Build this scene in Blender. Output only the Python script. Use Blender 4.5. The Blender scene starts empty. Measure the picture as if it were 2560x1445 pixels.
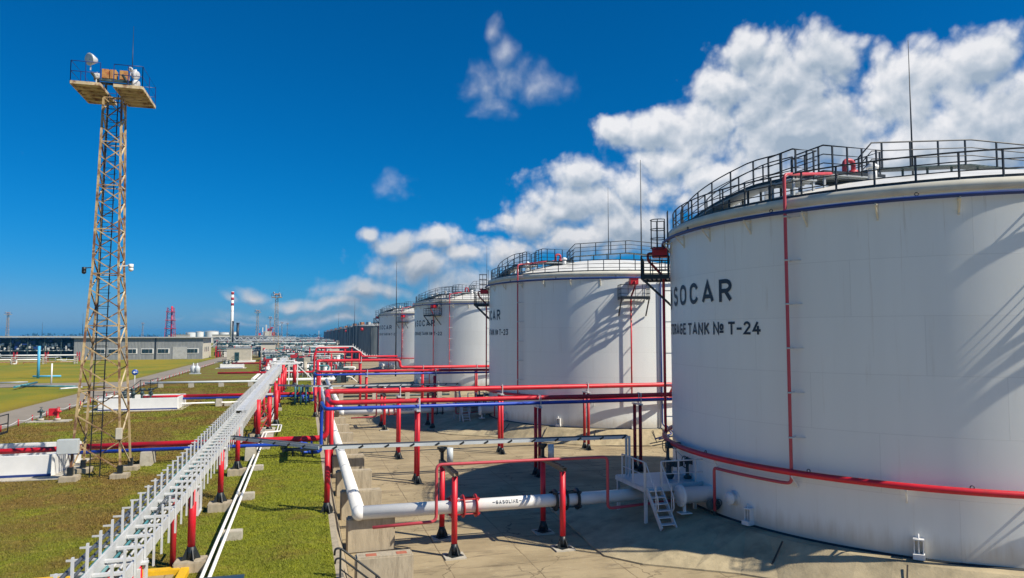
import bpy, bmesh, math, random
import numpy as np
from mathutils import Vector, Matrix
from math import radians as R, sin, cos, pi, hypot, atan2, sqrt

random.seed(7)
S = bpy.context.scene
COL = S.collection

# ------------------------------------------------------------------ camera
CAM_H = 8.4                      # metres above the paved tank yard (z = 0)
YAW, PITCH, FPX = R(16.0), R(3.70), 1800.0
cam_d = bpy.data.cameras.new('camera')
cam = bpy.data.objects.new('camera', cam_d); COL.objects.link(cam)
cam.location = (0, 0, CAM_H)
cam.rotation_euler = (R(90) + PITCH, 0, -YAW)
cam_d.sensor_width = 36.0
cam_d.lens = 36.0 * FPX / 2560.0
cam_d.clip_start = 0.1
cam_d.clip_end = 30000
S.camera = cam

_F = Vector((sin(YAW)*cos(PITCH), cos(YAW)*cos(PITCH), sin(PITCH)))
_R = Vector((cos(YAW), -sin(YAW), 0))
_U = _R.cross(_F)
def ray(x, y):
    return (_F + _R*((x-1280)/FPX) + _U*((722.5-y)/FPX)).normalized()
def at(x, y, z):
    """ground plan position of a photographed point whose height z is known"""
    d = ray(x, y); t = (z-CAM_H)/d.z
    return (d.x*t, d.y*t)
def atY(x, Y):
    d = ray(x, 839); return d.x/d.y*Y

# ------------------------------------------------------------------ render / exposure
S.view_settings.view_transform = 'Standard'
S.view_settings.look = 'None'
S.view_settings.exposure = 0.62
S.view_settings.gamma = 1.0
S.cycles.max_bounces = 5
S.cycles.volume_bounces = 0
S.cycles.use_denoising = True

# ------------------------------------------------------------------ sun
SUN_AZ_W = Vector((0.754, -0.656, 0)).normalized()     # horizontal direction towards the sun
SUN_EL = R(46)
sun_dir = Vector((SUN_AZ_W.x*cos(SUN_EL), SUN_AZ_W.y*cos(SUN_EL), sin(SUN_EL)))
sd = bpy.data.lights.new('sun', 'SUN')
sd.energy = 4.2; sd.angle = R(0.53); sd.color = (1.0, 0.93, 0.80)
so = bpy.data.objects.new('sun', sd); COL.objects.link(so)
so.rotation_euler = sun_dir.to_track_quat('Z', 'Y').to_euler()
so.location = (60, -40, 80)

# ------------------------------------------------------------------ world: Nishita sky with cumulus clouds
W = bpy.data.worlds.new('World'); S.world = W
W.use_nodes = True
W.cycles.sampling_method = 'MANUAL'; W.cycles.sample_map_resolution = 256
nt = W.node_tree; nt.nodes.clear()
def N(tree, kind, **kw):
    n = tree.nodes.new(kind)
    for k, v in kw.items():
        if k == 'inp':
            for a, b in v.items(): n.inputs[a].default_value = b
        else: setattr(n, k, v)
    return n
def L(tree, a, b): tree.links.new(a, b)
def M(tree, op, a, b=None, c=None, clamp=False):
    n = tree.nodes.new('ShaderNodeMath'); n.operation = op; n.use_clamp = clamp
    for i, q in enumerate((a, b, c)):
        if q is None: continue
        if isinstance(q, (int, float)): n.inputs[i].default_value = q
        else: tree.links.new(q, n.inputs[i])
    return n.outputs[0]

# cloud masses: (photo px x, y, half-width, half-height, weight)
CLOUDS = [
 (1960,190,215,125,1.0),(1850,130,110,75,1.0),(2090,140,85,65,1.0),(1800,230,100,95,1.0),(1640,315,160,60,1.0),(1545,310,85,40,1.0),(1760,330,170,95,1.0),
 (2260,230,190,130,1.0),(2440,160,150,95,1.0),(2500,290,240,190,1.0),(2000,330,330,140,1.05),(2280,360,300,130,1.0),(2700,230,260,260,1.0),(2600,95,120,60,.9),
 (1680,400,200,70,.9),(1250,640,160,60,.9),(1900,470,330,110,.95),(2300,430,350,130,.95),(1450,440,130,62,.95),(1560,470,150,80,.95),(1400,520,140,52,.92),(1580,570,190,90,1.0),(1460,600,200,70,1.0),(1800,450,240,70,.9),
 (1238,90,40,52,.74),(1264,135,60,60,.80),(1210,195,84,72,.84),(1240,255,90,66,.86),(1340,208,140,60,.84),(1280,200,120,76,.86),
 (980,462,96,70,.74),(1480,500,250,120,.9),(1330,560,160,70,.85),
 (1090,605,85,42,1.0),(925,590,34,28,.95),(985,620,70,40,1.0),(1160,645,110,50,1.0),(1060,670,190,60,1.0),(1180,720,220,80,1.0),(930,725,180,42,1.0),
 (630,733,74,26,1.0),(572,742,34,20,.9),(720,750,110,28,.95),(840,755,170,36,.95),(740,790,330,30,.80),(1020,790,320,60,1.0),(430,792,150,14,.45),(1120,790,260,70,.95),(880,800,300,36,.85),(660,805,260,20,.7),
]
g = bpy.data.node_groups.new('cloud_field', 'ShaderNodeTree')
g.interface.new_socket('P', in_out='INPUT', socket_type='NodeSocketVector')
g.interface.new_socket('F', in_out='OUTPUT', socket_type='NodeSocketFloat')
gi = g.nodes.new('NodeGroupInput'); go = g.nodes.new('NodeGroupOutput')
acc = None
def azel(x, y):
    if x < 0 or x > 2560:
        a = (x-1280)/1800.0; e = (839-y)/1800.0
        return a, e
    d = ray(x, y); return atan2(d.x, d.y)-YAW, math.asin(d.z)
warp = N(g, 'ShaderNodeTexNoise', inp={'Scale': 9.0, 'Detail': 3.0, 'Roughness': .5})
L(g, gi.outputs[0], warp.inputs['Vector'])
wv = N(g, 'ShaderNodeVectorMath', operation='SUBTRACT'); L(g, warp.outputs['Color'], wv.inputs[0]); wv.inputs[1].default_value = (.5,.5,.5)
ws = N(g, 'ShaderNodeVectorMath', operation='SCALE'); L(g, wv.outputs[0], ws.inputs[0]); ws.inputs['Scale'].default_value = .055
pw = N(g, 'ShaderNodeVectorMath', operation='ADD'); L(g, gi.outputs[0], pw.inputs[0]); L(g, ws.outputs[0], pw.inputs[1])
for (x, y, rx, ry, w) in CLOUDS:
    a, e = azel(x, y); k = cos(a)
    sub = N(g, 'ShaderNodeVectorMath', operation='SUBTRACT'); L(g, pw.outputs[0], sub.inputs[0]); sub.inputs[1].default_value = (a, e, 0)
    mul = N(g, 'ShaderNodeVectorMath', operation='MULTIPLY'); L(g, sub.outputs[0], mul.inputs[0])
    mul.inputs[1].default_value = (FPX/(rx*1.12)/max(k*k,.3), FPX/(ry*1.12)/max(k,.3), 0)
    ln = N(g, 'ShaderNodeVectorMath', operation='LENGTH'); L(g, mul.outputs[0], ln.inputs[0])
    f = M(g, 'SUBTRACT', w+.10, ln.outputs['Value'])
    acc = f if acc is None else M(g, 'SMOOTH_MAX', acc, f, .12)
n1 = N(g, 'ShaderNodeTexNoise', inp={'Scale': 17.0, 'Detail': 10.0, 'Roughness': .60, 'Lacunarity': 2.1})
L(g, gi.outputs[0], n1.inputs['Vector'])
n2 = N(g, 'ShaderNodeTexVoronoi', feature='SMOOTH_F1', inp={'Scale': 34.0, 'Smoothness': .5})
if 'Detail' in n2.inputs: n2.inputs['Detail'].default_value = 2.5
L(g, pw.outputs[0], n2.inputs['Vector'])
sg_ = N(g, 'ShaderNodeSeparateXYZ'); L(g, gi.outputs[0], sg_.inputs[0])      # unseen broken cumulus added outside the view to lift and whiten the ambient light
rear = M(g, 'SUBTRACT', M(g, 'MULTIPLY', M(g, 'SUBTRACT', M(g, 'ABSOLUTE', sg_.outputs['X']), .95, clamp=True), 1.6), .12)
rear = M(g, 'MINIMUM', rear, .06)
acc = M(g, 'SMOOTH_MAX', acc, rear, .12)
a1 = M(g, 'MULTIPLY', M(g, 'SUBTRACT', n1.outputs['Fac'], .5), .86)
a2 = M(g, 'MULTIPLY', M(g, 'SUBTRACT', .45, n2.outputs['Distance']), .42)
L(g, M(g, 'ADD', M(g, 'ADD', acc, a1), a2), go.inputs[0])

tc = N(nt, 'ShaderNodeTexCoord')
sep = N(nt, 'ShaderNodeSeparateXYZ'); L(nt, tc.outputs['Generated'], sep.inputs[0])
az = M(nt, 'SUBTRACT', M(nt, 'ARCTAN2', sep.outputs['X'], sep.outputs['Y']), YAW)
el = M(nt, 'ARCSINE', sep.outputs['Z'])
pv = N(nt, 'ShaderNodeCombineXYZ'); L(nt, az, pv.inputs[0]); L(nt, el, pv.inputs[1])
off = N(nt, 'ShaderNodeVectorMath', operation='ADD'); L(nt, pv.outputs[0], off.inputs[0]); off.inputs[1].default_value = (-.003, .013, 0)
G1 = N(nt, 'ShaderNodeGroup'); G1.node_tree = g; L(nt, pv.outputs[0], G1.inputs[0])
G2 = N(nt, 'ShaderNodeGroup'); G2.node_tree = g; L(nt, off.outputs[0], G2.inputs[0])
def smooth(tree, v, lo, hi):
    n = N(tree, 'ShaderNodeMapRange', interpolation_type='SMOOTHSTEP', inp={'From Min': lo, 'From Max': hi})
    L(tree, v, n.inputs['Value']); return n.outputs[0]
def patch(x, y, rx, ry):
    a_, e_ = azel(x, y); s_ = N(nt, 'ShaderNodeVectorMath', operation='SUBTRACT'); L(nt, pv.outputs[0], s_.inputs[0]); s_.inputs[1].default_value = (a_, e_, 0)
    m_ = N(nt, 'ShaderNodeVectorMath', operation='MULTIPLY'); L(nt, s_.outputs[0], m_.inputs[0]); m_.inputs[1].default_value = (FPX/rx, FPX/ry, 0)
    l_ = N(nt, 'ShaderNodeVectorMath', operation='LENGTH'); L(nt, m_.outputs[0], l_.inputs[0])
    return smooth(nt, l_.outputs['Value'], 1.0, .6)
thin = M(nt, 'MAXIMUM', patch(1290, 180, 260, 210), patch(980, 465, 160, 120))      # the small wisps are half transparent
thin = M(nt, 'MAXIMUM', M(nt, 'MULTIPLY', thin, 1.1), M(nt, 'MULTIPLY', smooth(nt, el, .16, .03), .55))
dn = N(nt, 'ShaderNodeMapRange', interpolation_type='SMOOTHSTEP', inp={'From Min': .0})
L(nt, G1.outputs[0], dn.inputs['Value']); L(nt, M(nt, 'ADD', thin, .52), dn.inputs['From Max'])
dens = dn.outputs[0]
lit = M(nt, 'ADD', M(nt, 'MULTIPLY', M(nt, 'SUBTRACT', G1.outputs[0], G2.outputs[0]), 1.35), .66)
lit = M(nt, 'SUBTRACT', lit, M(nt, 'MULTIPLY', smooth(nt, G1.outputs[0], .35, 1.1), .30), clamp=True)
bign = N(nt, 'ShaderNodeTexNoise', inp={'Scale': 5.5, 'Detail': 3.0}); L(nt, pv.outputs[0], bign.inputs['Vector'])
lit = M(nt, 'SUBTRACT', lit, M(nt, 'MULTIPLY', smooth(nt, bign.outputs['Fac'], .42, .62), .22), clamp=True)
elk = smooth(nt, el, .02, .22)
cr = N(nt, 'ShaderNodeValToRGB'); L(nt, lit, cr.inputs[0])
cr.color_ramp.elements[0].position = .10; cr.color_ramp.elements[0].color = (.40, .49, .60, 1)
cr.color_ramp.elements[1].position = .95; cr.color_ramp.elements[1].color = (.97, .97, .99, 1)
m = cr.color_ramp.elements.new(.5); m.color = (.62, .68, .76, 1)
cs = N(nt, 'ShaderNodeVectorMath', operation='SCALE'); L(nt, cr.outputs[0], cs.inputs[0])
L(nt, M(nt, 'ADD', M(nt, 'MULTIPLY', elk, 1.7), 4.25), cs.inputs['Scale'])
sky = N(nt, 'ShaderNodeTexSky', sky_type='NISHITA', sun_disc=False, sun_elevation=SUN_EL,
        sun_rotation=atan2(SUN_AZ_W.x, SUN_AZ_W.y), altitude=20.0, air_density=1.0, dust_density=.35, ozone_density=2.2)
# deepen the blue of the clear sky
s3 = N(nt, 'ShaderNodeSeparateXYZ'); L(nt, sky.outputs[0], s3.inputs[0])
rr_ = M(nt, 'MULTIPLY', M(nt, 'POWER', M(nt, 'MULTIPLY', s3.outputs[0], .1), 4.0), 4.2)
sky2 = N(nt, 'ShaderNodeCombineXYZ'); L(nt, rr_, sky2.inputs[0])
L(nt, M(nt, 'MULTIPLY', s3.outputs[1], .325), sky2.inputs[1]); L(nt, M(nt, 'MULTIPLY', s3.outputs[2], .625), sky2.inputs[2])
mixc = N(nt, 'ShaderNodeMix', data_type='RGBA')
L(nt, M(nt, 'MULTIPLY', dens, .97), mixc.inputs['Factor'])
L(nt, sky2.outputs[0], mixc.inputs['A']); L(nt, cs.outputs[0], mixc.inputs['B'])
bg = N(nt, 'ShaderNodeBackground', inp={'Strength': .10})
L(nt, mixc.outputs['Result'], bg.inputs['Color'])
wo = N(nt, 'ShaderNodeOutputWorld'); L(nt, bg.outputs[0], wo.inputs[0])

# ------------------------------------------------------------------ materials
MATS = {}
def mat(name, col, rough=.5, metal=0.0, var=.12, vscale=1.5, col2=None, c2scale=.6, c2lo=.5, c2hi=.7,
        stretch=(1,1,1), bump=0.0, bscale=20.0, coord='Object', spec=.5):
    m = bpy.data.materials.new(name); m.use_nodes = True
    t = m.node_tree; b = t.nodes['Principled BSDF']
    tc = N(t, 'ShaderNodeTexCoord'); mp = N(t, 'ShaderNodeMapping', inp={'Scale': stretch})
    if coord == 'World':
        ge = N(t, 'ShaderNodeNewGeometry'); L(t, ge.outputs['Position'], mp.inputs[0])
    else: L(t, tc.outputs[coord], mp.inputs[0])
    n1 = N(t, 'ShaderNodeTexNoise', inp={'Scale': vscale, 'Detail': 6.0, 'Roughness': .62}); L(t, mp.outputs[0], n1.inputs['Vector'])
    k = N(t, 'ShaderNodeMapRange', inp={'From Min': .3, 'From Max': .7, 'To Min': 1-var, 'To Max': 1+var}); L(t, n1.outputs['Fac'], k.inputs['Value'])
    cur = N(t, 'ShaderNodeRGB'); cur.outputs[0].default_value = (*col, 1); cur = cur.outputs[0]
    if col2 is not None:
        n2 = N(t, 'ShaderNodeTexNoise', inp={'Scale': c2scale, 'Detail': 7.0, 'Roughness': .65}); L(t, mp.outputs[0], n2.inputs['Vector'])
        f2 = N(t, 'ShaderNodeMapRange', interpolation_type='SMOOTHSTEP', inp={'From Min': c2lo, 'From Max': c2hi}); L(t, n2.outputs['Fac'], f2.inputs['Value'])
        mx = N(t, 'ShaderNodeMix', data_type='RGBA'); L(t, f2.outputs[0], mx.inputs['Factor']); L(t, cur, mx.inputs['A']); mx.inputs['B'].default_value = (*col2, 1)
        cur = mx.outputs['Result']
    sc = N(t, 'ShaderNodeVectorMath', operation='SCALE'); L(t, cur, sc.inputs[0]); L(t, k.outputs[0], sc.inputs['Scale'])
    L(t, sc.outputs[0], b.inputs['Base Color'])
    b.inputs['Roughness'].default_value = rough; b.inputs['Metallic'].default_value = metal
    b.inputs['Specular IOR Level'].default_value = spec
    if bump:
        n3 = N(t, 'ShaderNodeTexNoise', inp={'Scale': bscale, 'Detail': 6.0, 'Roughness': .65}); L(t, mp.outputs[0], n3.inputs['Vector'])
        bp = N(t, 'ShaderNodeBump', inp={'Strength': bump, 'Distance': .05}); L(t, n3.outputs['Fac'], bp.inputs['Height']); L(t, bp.outputs[0], b.inputs['Normal'])
    MATS[name] = m
    return m

white = mat('white_paint', (.74,.73,.70), .42, var=.05, col2=(.55,.52,.45), c2scale=1.2, c2lo=.6, c2hi=.82)
pipewhite = mat('white_pipe_paint', (.78,.76,.71), .38, var=.05, col2=(.52,.47,.38), c2scale=1.4, c2lo=.60, c2hi=.8)
red = mat('red_paint', (.60,.010,.022), .46, var=.14, col2=(.40,.022,.02), c2scale=1.1, c2lo=.48, c2hi=.70, bump=.06, bscale=14)
red_dark = mat('dull_red_paint', (.42,.015,.018), .5, var=.15, col2=(.20,.015,.01), c2scale=1.0)
pink = mat('faded_red_paint', (.50,.060,.075), .45, var=.12, col2=(.36,.04,.05), c2scale=1.5)
blue = mat('blue_paint', (.010,.055,.40), .38, var=.10)
blue_dk = mat('navy_paint', (.012,.035,.17), .42, var=.15)
teal = mat('teal_paint', (.045,.19,.22), .5, var=.2, col2=(.16,.30,.30), c2scale=1.0)
cyan = mat('light_blue_paint', (.08,.38,.60), .5, var=.1)
black = mat('black_steel', (.012,.016,.018), .45, var=.3)
dkgrn = mat('dark_machine_paint', (.03,.055,.055), .5, var=.35, col2=(.12,.15,.15), c2scale=2.5)
galv = mat('galvanised_steel', (.62,.62,.61), .45, metal=.15, var=.08, col2=(.46,.47,.47), c2scale=1.2)
grey = mat('grey_steel', (.36,.38,.38), .5, metal=.2, var=.12)
ltgrey = mat('light_grey_paint', (.50,.53,.53), .45, var=.08)
cable = mat('dark_cable', (.075,.085,.10), .55, var=.25, stretch=(6,.3,6), vscale=3)
rust = mat('weathered_mast_steel', (.47,.34,.17), .75, var=.28, col2=(.15,.065,.03), c2scale=1.3, c2lo=.44, c2hi=.60)
rust2 = mat('pale_mast_steel', (.55,.44,.27), .75, var=.25, col2=(.22,.10,.045), c2scale=1.8, c2lo=.48, c2hi=.64)
conc = mat('concrete', (.40,.335,.235), .85, var=.16, vscale=3.0, col2=(.25,.205,.14), c2scale=2.2, c2lo=.50, c2hi=.72, stretch=(1.6,1.6,.28), bump=.25, bscale=25)
conc2 = mat('pale_concrete', (.44,.40,.32), .85, var=.15, vscale=2.5, col2=(.30,.26,.19), c2scale=1.5, bump=.2)
brick = mat('brick_paint', (.42,.13,.07), .8, var=.2, vscale=6)
yellow = mat('yellow_paint', (.72,.42,.012), .55, var=.12, vscale=4, col2=(.45,.27,.03), c2scale=3, c2lo=.6, c2hi=.8)
kerbdk = mat('dark_kerb_paint', (.07,.075,.07), .6, var=.25, vscale=4)
letter = mat('navy_lettering', (.010,.022,.040), .5, var=.15)
glass = mat('window_glass', (.015,.035,.045), .12, var=.2)
wallgrey = mat('corrugated_grey', (.25,.26,.26), .6, var=.16, vscale=2.0, stretch=(1,1,.15), col2=(.36,.36,.34), c2scale=.5)
wallcream = mat('cream_wall', (.55,.50,.40), .7, var=.1)
roofgrey = mat('roof_sheet', (.38,.38,.36), .6, var=.15)
tankgrey = mat('streaked_grey_tank', (.125,.15,.15), .6, var=.28, vscale=2.2, col2=(.24,.24,.215), c2scale=1.2, c2lo=.45, c2hi=.75, stretch=(1,1,.05))
rustbox = mat('rusty_sheet', (.45,.24,.07), .7, var=.25, vscale=3, col2=(.30,.07,.02), c2scale=1.6, c2lo=.4, c2hi=.6)

# ------------------------------------------------------------------ mesh helpers
def fillet(pts, r, n=5):
    pts = [Vector(p) for p in pts]; out = [pts[0]]
    for i in range(1, len(pts)-1):
        a, b, c = pts[i-1], pts[i], pts[i+1]
        u, v = (a-b), (c-b); lu, lv = u.length, v.length
        if lu < 1e-6 or lv < 1e-6: continue
        u /= lu; v /= lv
        if u.dot(v) < -.999: out.append(b); continue
        k = min(r, lu*.49, lv*.49)
        p, q = b+u*k, b+v*k
        for j in range(n+1):
            t = j/n
            out.append(p*(1-t)**2 + b*2*t*(1-t) + q*t*t)
    out.append(pts[-1]); return out

class MB:
    """collects shapes; coordinates are world metres minus the origin of the thing they belong to"""
    def __init__(s, o=None):
        s.v = []; s.f = []; s.sm = []
        s.o = Vector(o.location) if hasattr(o, 'location') else Vector(o or (0,0,0))
    def add(s, vs, fs, smooth=False):
        b = len(s.v); s.v += [Vector(p) for p in vs]
        s.f += [[b+i for i in f] for f in fs]; s.sm += [smooth]*len(fs)
        return s
    def box(s, c, d, rz=0, taper=1.0):
        x, y, z = (q/2 for q in d); ca, sa = cos(rz), sin(rz); vs = []
        for k in (-1, 1):
            t = taper if k > 0 else 1.0
            for i, j in ((-1,-1),(1,-1),(1,1),(-1,1)):
                px, py = i*x*t, j*y*t
                vs.append((c[0]+px*ca-py*sa, c[1]+px*sa+py*ca, c[2]+k*z))
        return s.add(vs, [(3,2,1,0),(4,5,6,7),(0,1,5,4),(1,2,6,5),(2,3,7,6),(3,0,4,7)])
    def bar(s, p0, p1, w, h=None, up=(0,0,1)):
        h = h or w; p0, p1 = Vector(p0), Vector(p1); d = (p1-p0).normalized(); up = Vector(up)
        if abs(d.dot(up)) > .98: up = Vector((1,0,0)) if abs(d.x) < .9 else Vector((0,1,0))
        a = d.cross(up).normalized(); b = a.cross(d).normalized(); vs = []
        for p in (p0, p1):
            for i, j in ((-1,-1),(1,-1),(1,1),(-1,1)): vs.append(p + a*(i*w/2) + b*(j*h/2))
        return s.add(vs, [(0,1,2,3),(7,6,5,4),(4,5,1,0),(5,6,2,1),(6,7,3,2),(7,4,0,3)])
    def tube(s, pts, r, n=8, closed=False, cap=True):
        pts = [Vector(p) for p in pts]; m = len(pts)
        rr = r if isinstance(r, (list, tuple)) else [r]*m
        vs = []; prev = None
        for i, p in enumerate(pts):
            if closed: t = (pts[(i+1) % m]-pts[i-1]).normalized()
            else: t = ((pts[min(i+1, m-1)]-p).normalized()*(1 if i < m-1 else 0) + (p-pts[max(i-1, 0)]).normalized()*(1 if i > 0 else 0)).normalized()
            if prev is None:
                a = t.cross(Vector((0,0,1)))
                if a.length < .05: a = t.cross(Vector((1,0,0)))
            else: a = prev - t*prev.dot(t)
            a.normalize(); prev = a.copy(); b = t.cross(a)
            k = 1.0
            if 0 < i < m-1 and not closed:
                c2 = (pts[i+1]-p).normalized().dot((p-pts[i-1]).normalized()); k = 1/max(.5, sqrt(max(.05,(1+c2)/2)))
                k = min(k, 1.3)
            for j in range(n):
                q = 2*pi*(j+.5)/n; vs.append(p + (a*cos(q)+b*sin(q))*rr[i])
        fs = []
        for i in range(m if closed else m-1):
            for j in range(n):
                i2 = (i+1) % m; j2 = (j+1) % n
                fs.append((i*n+j, i*n+j2, i2*n+j2, i2*n+j))
        s.add(vs, fs, True)
        if cap and not closed:
            b = len(s.v)-len(vs)
            s.f += [[b+j for j in range(n-1, -1, -1)], [b+(m-1)*n+j for j in range(n)]]; s.sm += [False, False]
        return s
    def lathe(s, prof, c=(0,0,0), n=32, axis=None, a0=0, a1=2*pi, cap=False):
        """profile [(radius, along)] turned round an axis (default z)"""
        ax = Vector(axis or (0,0,1)).normalized()
        u = ax.cross(Vector((0,0,1)))
        u = Vector((1,0,0)) if u.length < .05 else u.normalized()
        w = ax.cross(u); c = Vector(c); full = abs(a1-a0-2*pi) < 1e-6; m = n if full else n+1
        vs = [c + ax*z + (u*cos(a0+(a1-a0)*i/n)+w*sin(a0+(a1-a0)*i/n))*r for r, z in prof for i in range(m)]
        fs = []
        for k in range(len(prof)-1):
            for i in range(n):
                i2 = (i+1) % m; fs.append((k*m+i, k*m+i2, (k+1)*m+i2, (k+1)*m+i))
        s.add(vs, fs, True)
        if cap:
            b = len(s.v)-len(vs)
            s.f += [[b+i for i in range(m-1, -1, -1)], [b+(len(prof)-1)*m+i for i in range(m)]]; s.sm += [False, False]
        return s
    def cyl(s, p0, p1, r, n=14, r1=None):
        p0, p1 = Vector(p0), Vector(p1)
        return s.tube([p0, p1], [r, r if r1 is None else r1], n)
    def prism(s, poly, z0, z1):
        m = len(poly)
        vs = [(x, y, z0) for x, y in poly]+[(x, y, z1) for x, y in poly]
        fs = [tuple(range(m-1, -1, -1)), tuple(range(m, 2*m))]+[(i, (i+1) % m, m+(i+1) % m, m+i) for i in range(m)]
        return s.add(vs, fs)
    def ball(s, c, r, n=12, sq=(1,1,1)):
        prof = [(max(1e-4, cos(-pi/2+pi*i/(n//2)))*r, sin(-pi/2+pi*i/(n//2))*r) for i in range(n//2+1)]
        k = len(s.v); s.lathe(prof, (0,0,0), n)
        for i in range(k, len(s.v)):
            q = s.v[i]; s.v[i] = Vector((q.x*sq[0]+c[0], q.y*sq[1]+c[1], q.z*sq[2]+c[2]))
        return s
    def build(s, name, mt, parent=None, bevel=0, origin=None):
        me = bpy.data.meshes.new(name)
        o = Vector(origin) if origin is not None else s.o
        me.from_pydata([tuple(p-o) for p in s.v], [], s.f)
        me.materials.append(mt)
        if bevel:
            bm = bmesh.new(); bm.from_mesh(me)
            bmesh.ops.bevel(bm, geom=[e for e in bm.edges if len(e.link_faces) == 2 and e.calc_face_angle() > .6], offset=bevel, segments=2, affect='EDGES')
            bm.to_mesh(me); bm.free()
        else:
            me.polygons.foreach_set('use_smooth', s.sm)
        me.update()
        ob = bpy.data.objects.new(name, me); COL.objects.link(ob)
        if parent is not None: ob.parent = parent
        elif origin is not None: ob.location = o
        else: ob.location = s.o
        return ob
    def base(s):
        xs = [p.x for p in s.v]; ys = [p.y for p in s.v]; zs = [p.z for p in s.v]
        return Vector(((min(xs)+max(xs))/2, (min(ys)+max(ys))/2, min(zs)))
    def single(s, name, mt, label, cat, group=None, bevel=0):
        """one thing made of one mesh, its origin at its base"""
        return tag(s.build(name, mt, None, bevel, s.base()), label, cat, group)
    def struct(s, name, mt):
        ob = s.build(name, mt); ob['kind'] = 'structure'; return ob

def tag(o, label, cat, group=None):
    o['label'] = label; o['category'] = cat
    if group: o['group'] = group
    return o
def thing(name, label, cat, loc=(0,0,0), group=None):
    o = bpy.data.objects.new(name, None); COL.objects.link(o)
    o.empty_display_size = .3
    o.location = loc
    return tag(o, label, cat, group)
def inst(src, parent, loc=(0,0,0), rz=0):
    c = src.copy(); COL.objects.link(c); c.parent = parent; c.location = loc; c.rotation_euler = (0,0,rz); return c
KIDS = {}
def copy_tree(o, loc=None, label=None, group=None, rz=None, sc=None, parent=None):
    if not KIDS:
        for q in COL.objects:
            if q.parent: KIDS.setdefault(q.parent.name, []).append(q)
    c = o.copy(); COL.objects.link(c)
    if parent is not None: c.parent = parent
    if loc is not None: c.location = loc
    if rz is not None: c.rotation_euler = (0,0,rz)
    if sc is not None: c.scale = (sc, sc, sc)
    if label: c['label'] = label
    if group: c['group'] = group
    for k in KIDS.get(o.name, []): copy_tree(k, parent=c)
    return c

_post_cache = {}
def post_mesh(r, h, mt):
    k = (round(r, 3), round(h, 3), mt.name)
    if k not in _post_cache:
        ob = MB().bar((0,0,0), (0,0,h), 2*r).build('railing_post', mt); me = ob.data
        bpy.data.objects.remove(ob); _post_cache[k] = me
    return _post_cache[k]
def railing(root, pts, h=1.05, rails=(.34,.68,1.0), sp=1.3, r=.025, mt=None, name='railing', closed=False, toe=True, posts=True):
    """handrail along a path of root-local points: rails as one part, every post a sub-part"""
    mt = mt or black; pts = [Vector(p) for p in pts]
    mb = MB()
    for k in rails: mb.tube([p+Vector((0,0,h*k)) for p in pts], r*(1.15 if k == max(rails) else .8), 6, closed)
    if toe: 
        q = pts+[pts[0]] if closed else pts
        for a, b in zip(q, q[1:]): mb.bar(a+Vector((0,0,.06)), b+Vector((0,0,.06)), .012, .12)
    ob = mb.build(name, mt, root)
    if not posts: return ob
    q = pts+[pts[0]] if closed else pts
    d = [0]
    for a, b in zip(q, q[1:]): d.append(d[-1]+(b-a).length)
    n = max(1, round(d[-1]/sp)); me = post_mesh(r, h, mt); j = 0
    for i in range(n if closed else n+1):
        t = d[-1]*i/n
        while j < len(d)-2 and d[j+1] < t: j += 1
        k = 0 if d[j+1] == d[j] else (t-d[j])/(d[j+1]-d[j])
        p = q[j].lerp(q[j+1], min(1, k))
        c = bpy.data.objects.new('railing_post', me); COL.objects.link(c); c.parent = ob; c.location = p
    return ob

# painted stencil capitals: centre lines of the strokes in a box (width, 1), '~' first = smooth curve, 'o' = closed
def _arc(cx, cy, rx, ry, a0, a1, n=9): return [(cx+rx*cos(R(a0+(a1-a0)*i/n)), cy+ry*sin(R(a0+(a1-a0)*i/n))) for i in range(n+1)]
GLYPH = {
 'S': (.60, [_arc(.30,.76,.30,.24,25,180,8)+_arc(.30,.76,.30,.24,190,255,4)+_arc(.30,.25,.30,.25,75,0,5)+_arc(.30,.25,.30,.25,-8,-160,9)]),
 'O': (.66, [_arc(.33,.67,.33,.33,0,180,12)+_arc(.33,.33,.33,.33,180,360,12)+[(.66,.67)]]),
 'C': (.62, [_arc(.33,.67,.31,.33,20,180,11)+_arc(.33,.33,.31,.33,180,340,11)]),
 'A': (.70, [[(0,0),(.35,1),(.70,0)],[(.12,.25),(.58,.25)]]),
 'R': (.62, [[(0,0),(0,1),(.33,1)]+_arc(.34,.74,.26,.26,90,-90,8)+[(0,.48)],[(.30,.48),(.60,0)]]),
 'T': (.58, [[(0,1),(.58,1)],[(.29,1),(.29,0)]]),
 'G': (.64, [_arc(.33,.67,.31,.33,25,180,11)+_arc(.33,.33,.31,.33,180,360,11)+[(.64,.46),(.36,.46)]]),
 'E': (.50, [[(.50,1),(0,1),(0,0),(.50,0)],[(0,.51),(.44,.51)]]),
 'N': (.64, [[(0,0),(0,1),(.64,0),(.64,1)]]),
 'K': (.62, [[(0,0),(0,1)],[(.58,1),(.03,.40)],[(.20,.58),(.62,0)]]),
 'L': (.48, [[(0,1),(0,0),(.48,0)]]),
 'I': (.0, [[(0,0),(0,1)]]),
 '-': (.36, [[(0,.44),(.36,.44)]]),
 '_': (.70, [[(0,.5),(.70,.5)]]),
 '1': (.26, [[(0,.80),(.26,1),(.26,0)]]),
 '2': (.54, [_arc(.27,.73,.27,.27,165,0,8)+_arc(.27,.73,.27,.27,-10,-35,2)+[(0,0),(.54,0)]]),
 '3': (.54, [[(.02,1),(.52,1),(.26,.60)]+_arc(.26,.30,.28,.30,80,-160,11)]),
 '4': (.60, [[(.40,1),(0,.26),(.60,.26)],[(.44,.55),(.44,0)]]),
 '#': (1.24, [[(0,0),(0,1),(.64,0),(.64,1)],_arc(1.06,.62,.17,.22,0,360,12),[(.90,.16),(1.22,.16)]]),
}
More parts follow.
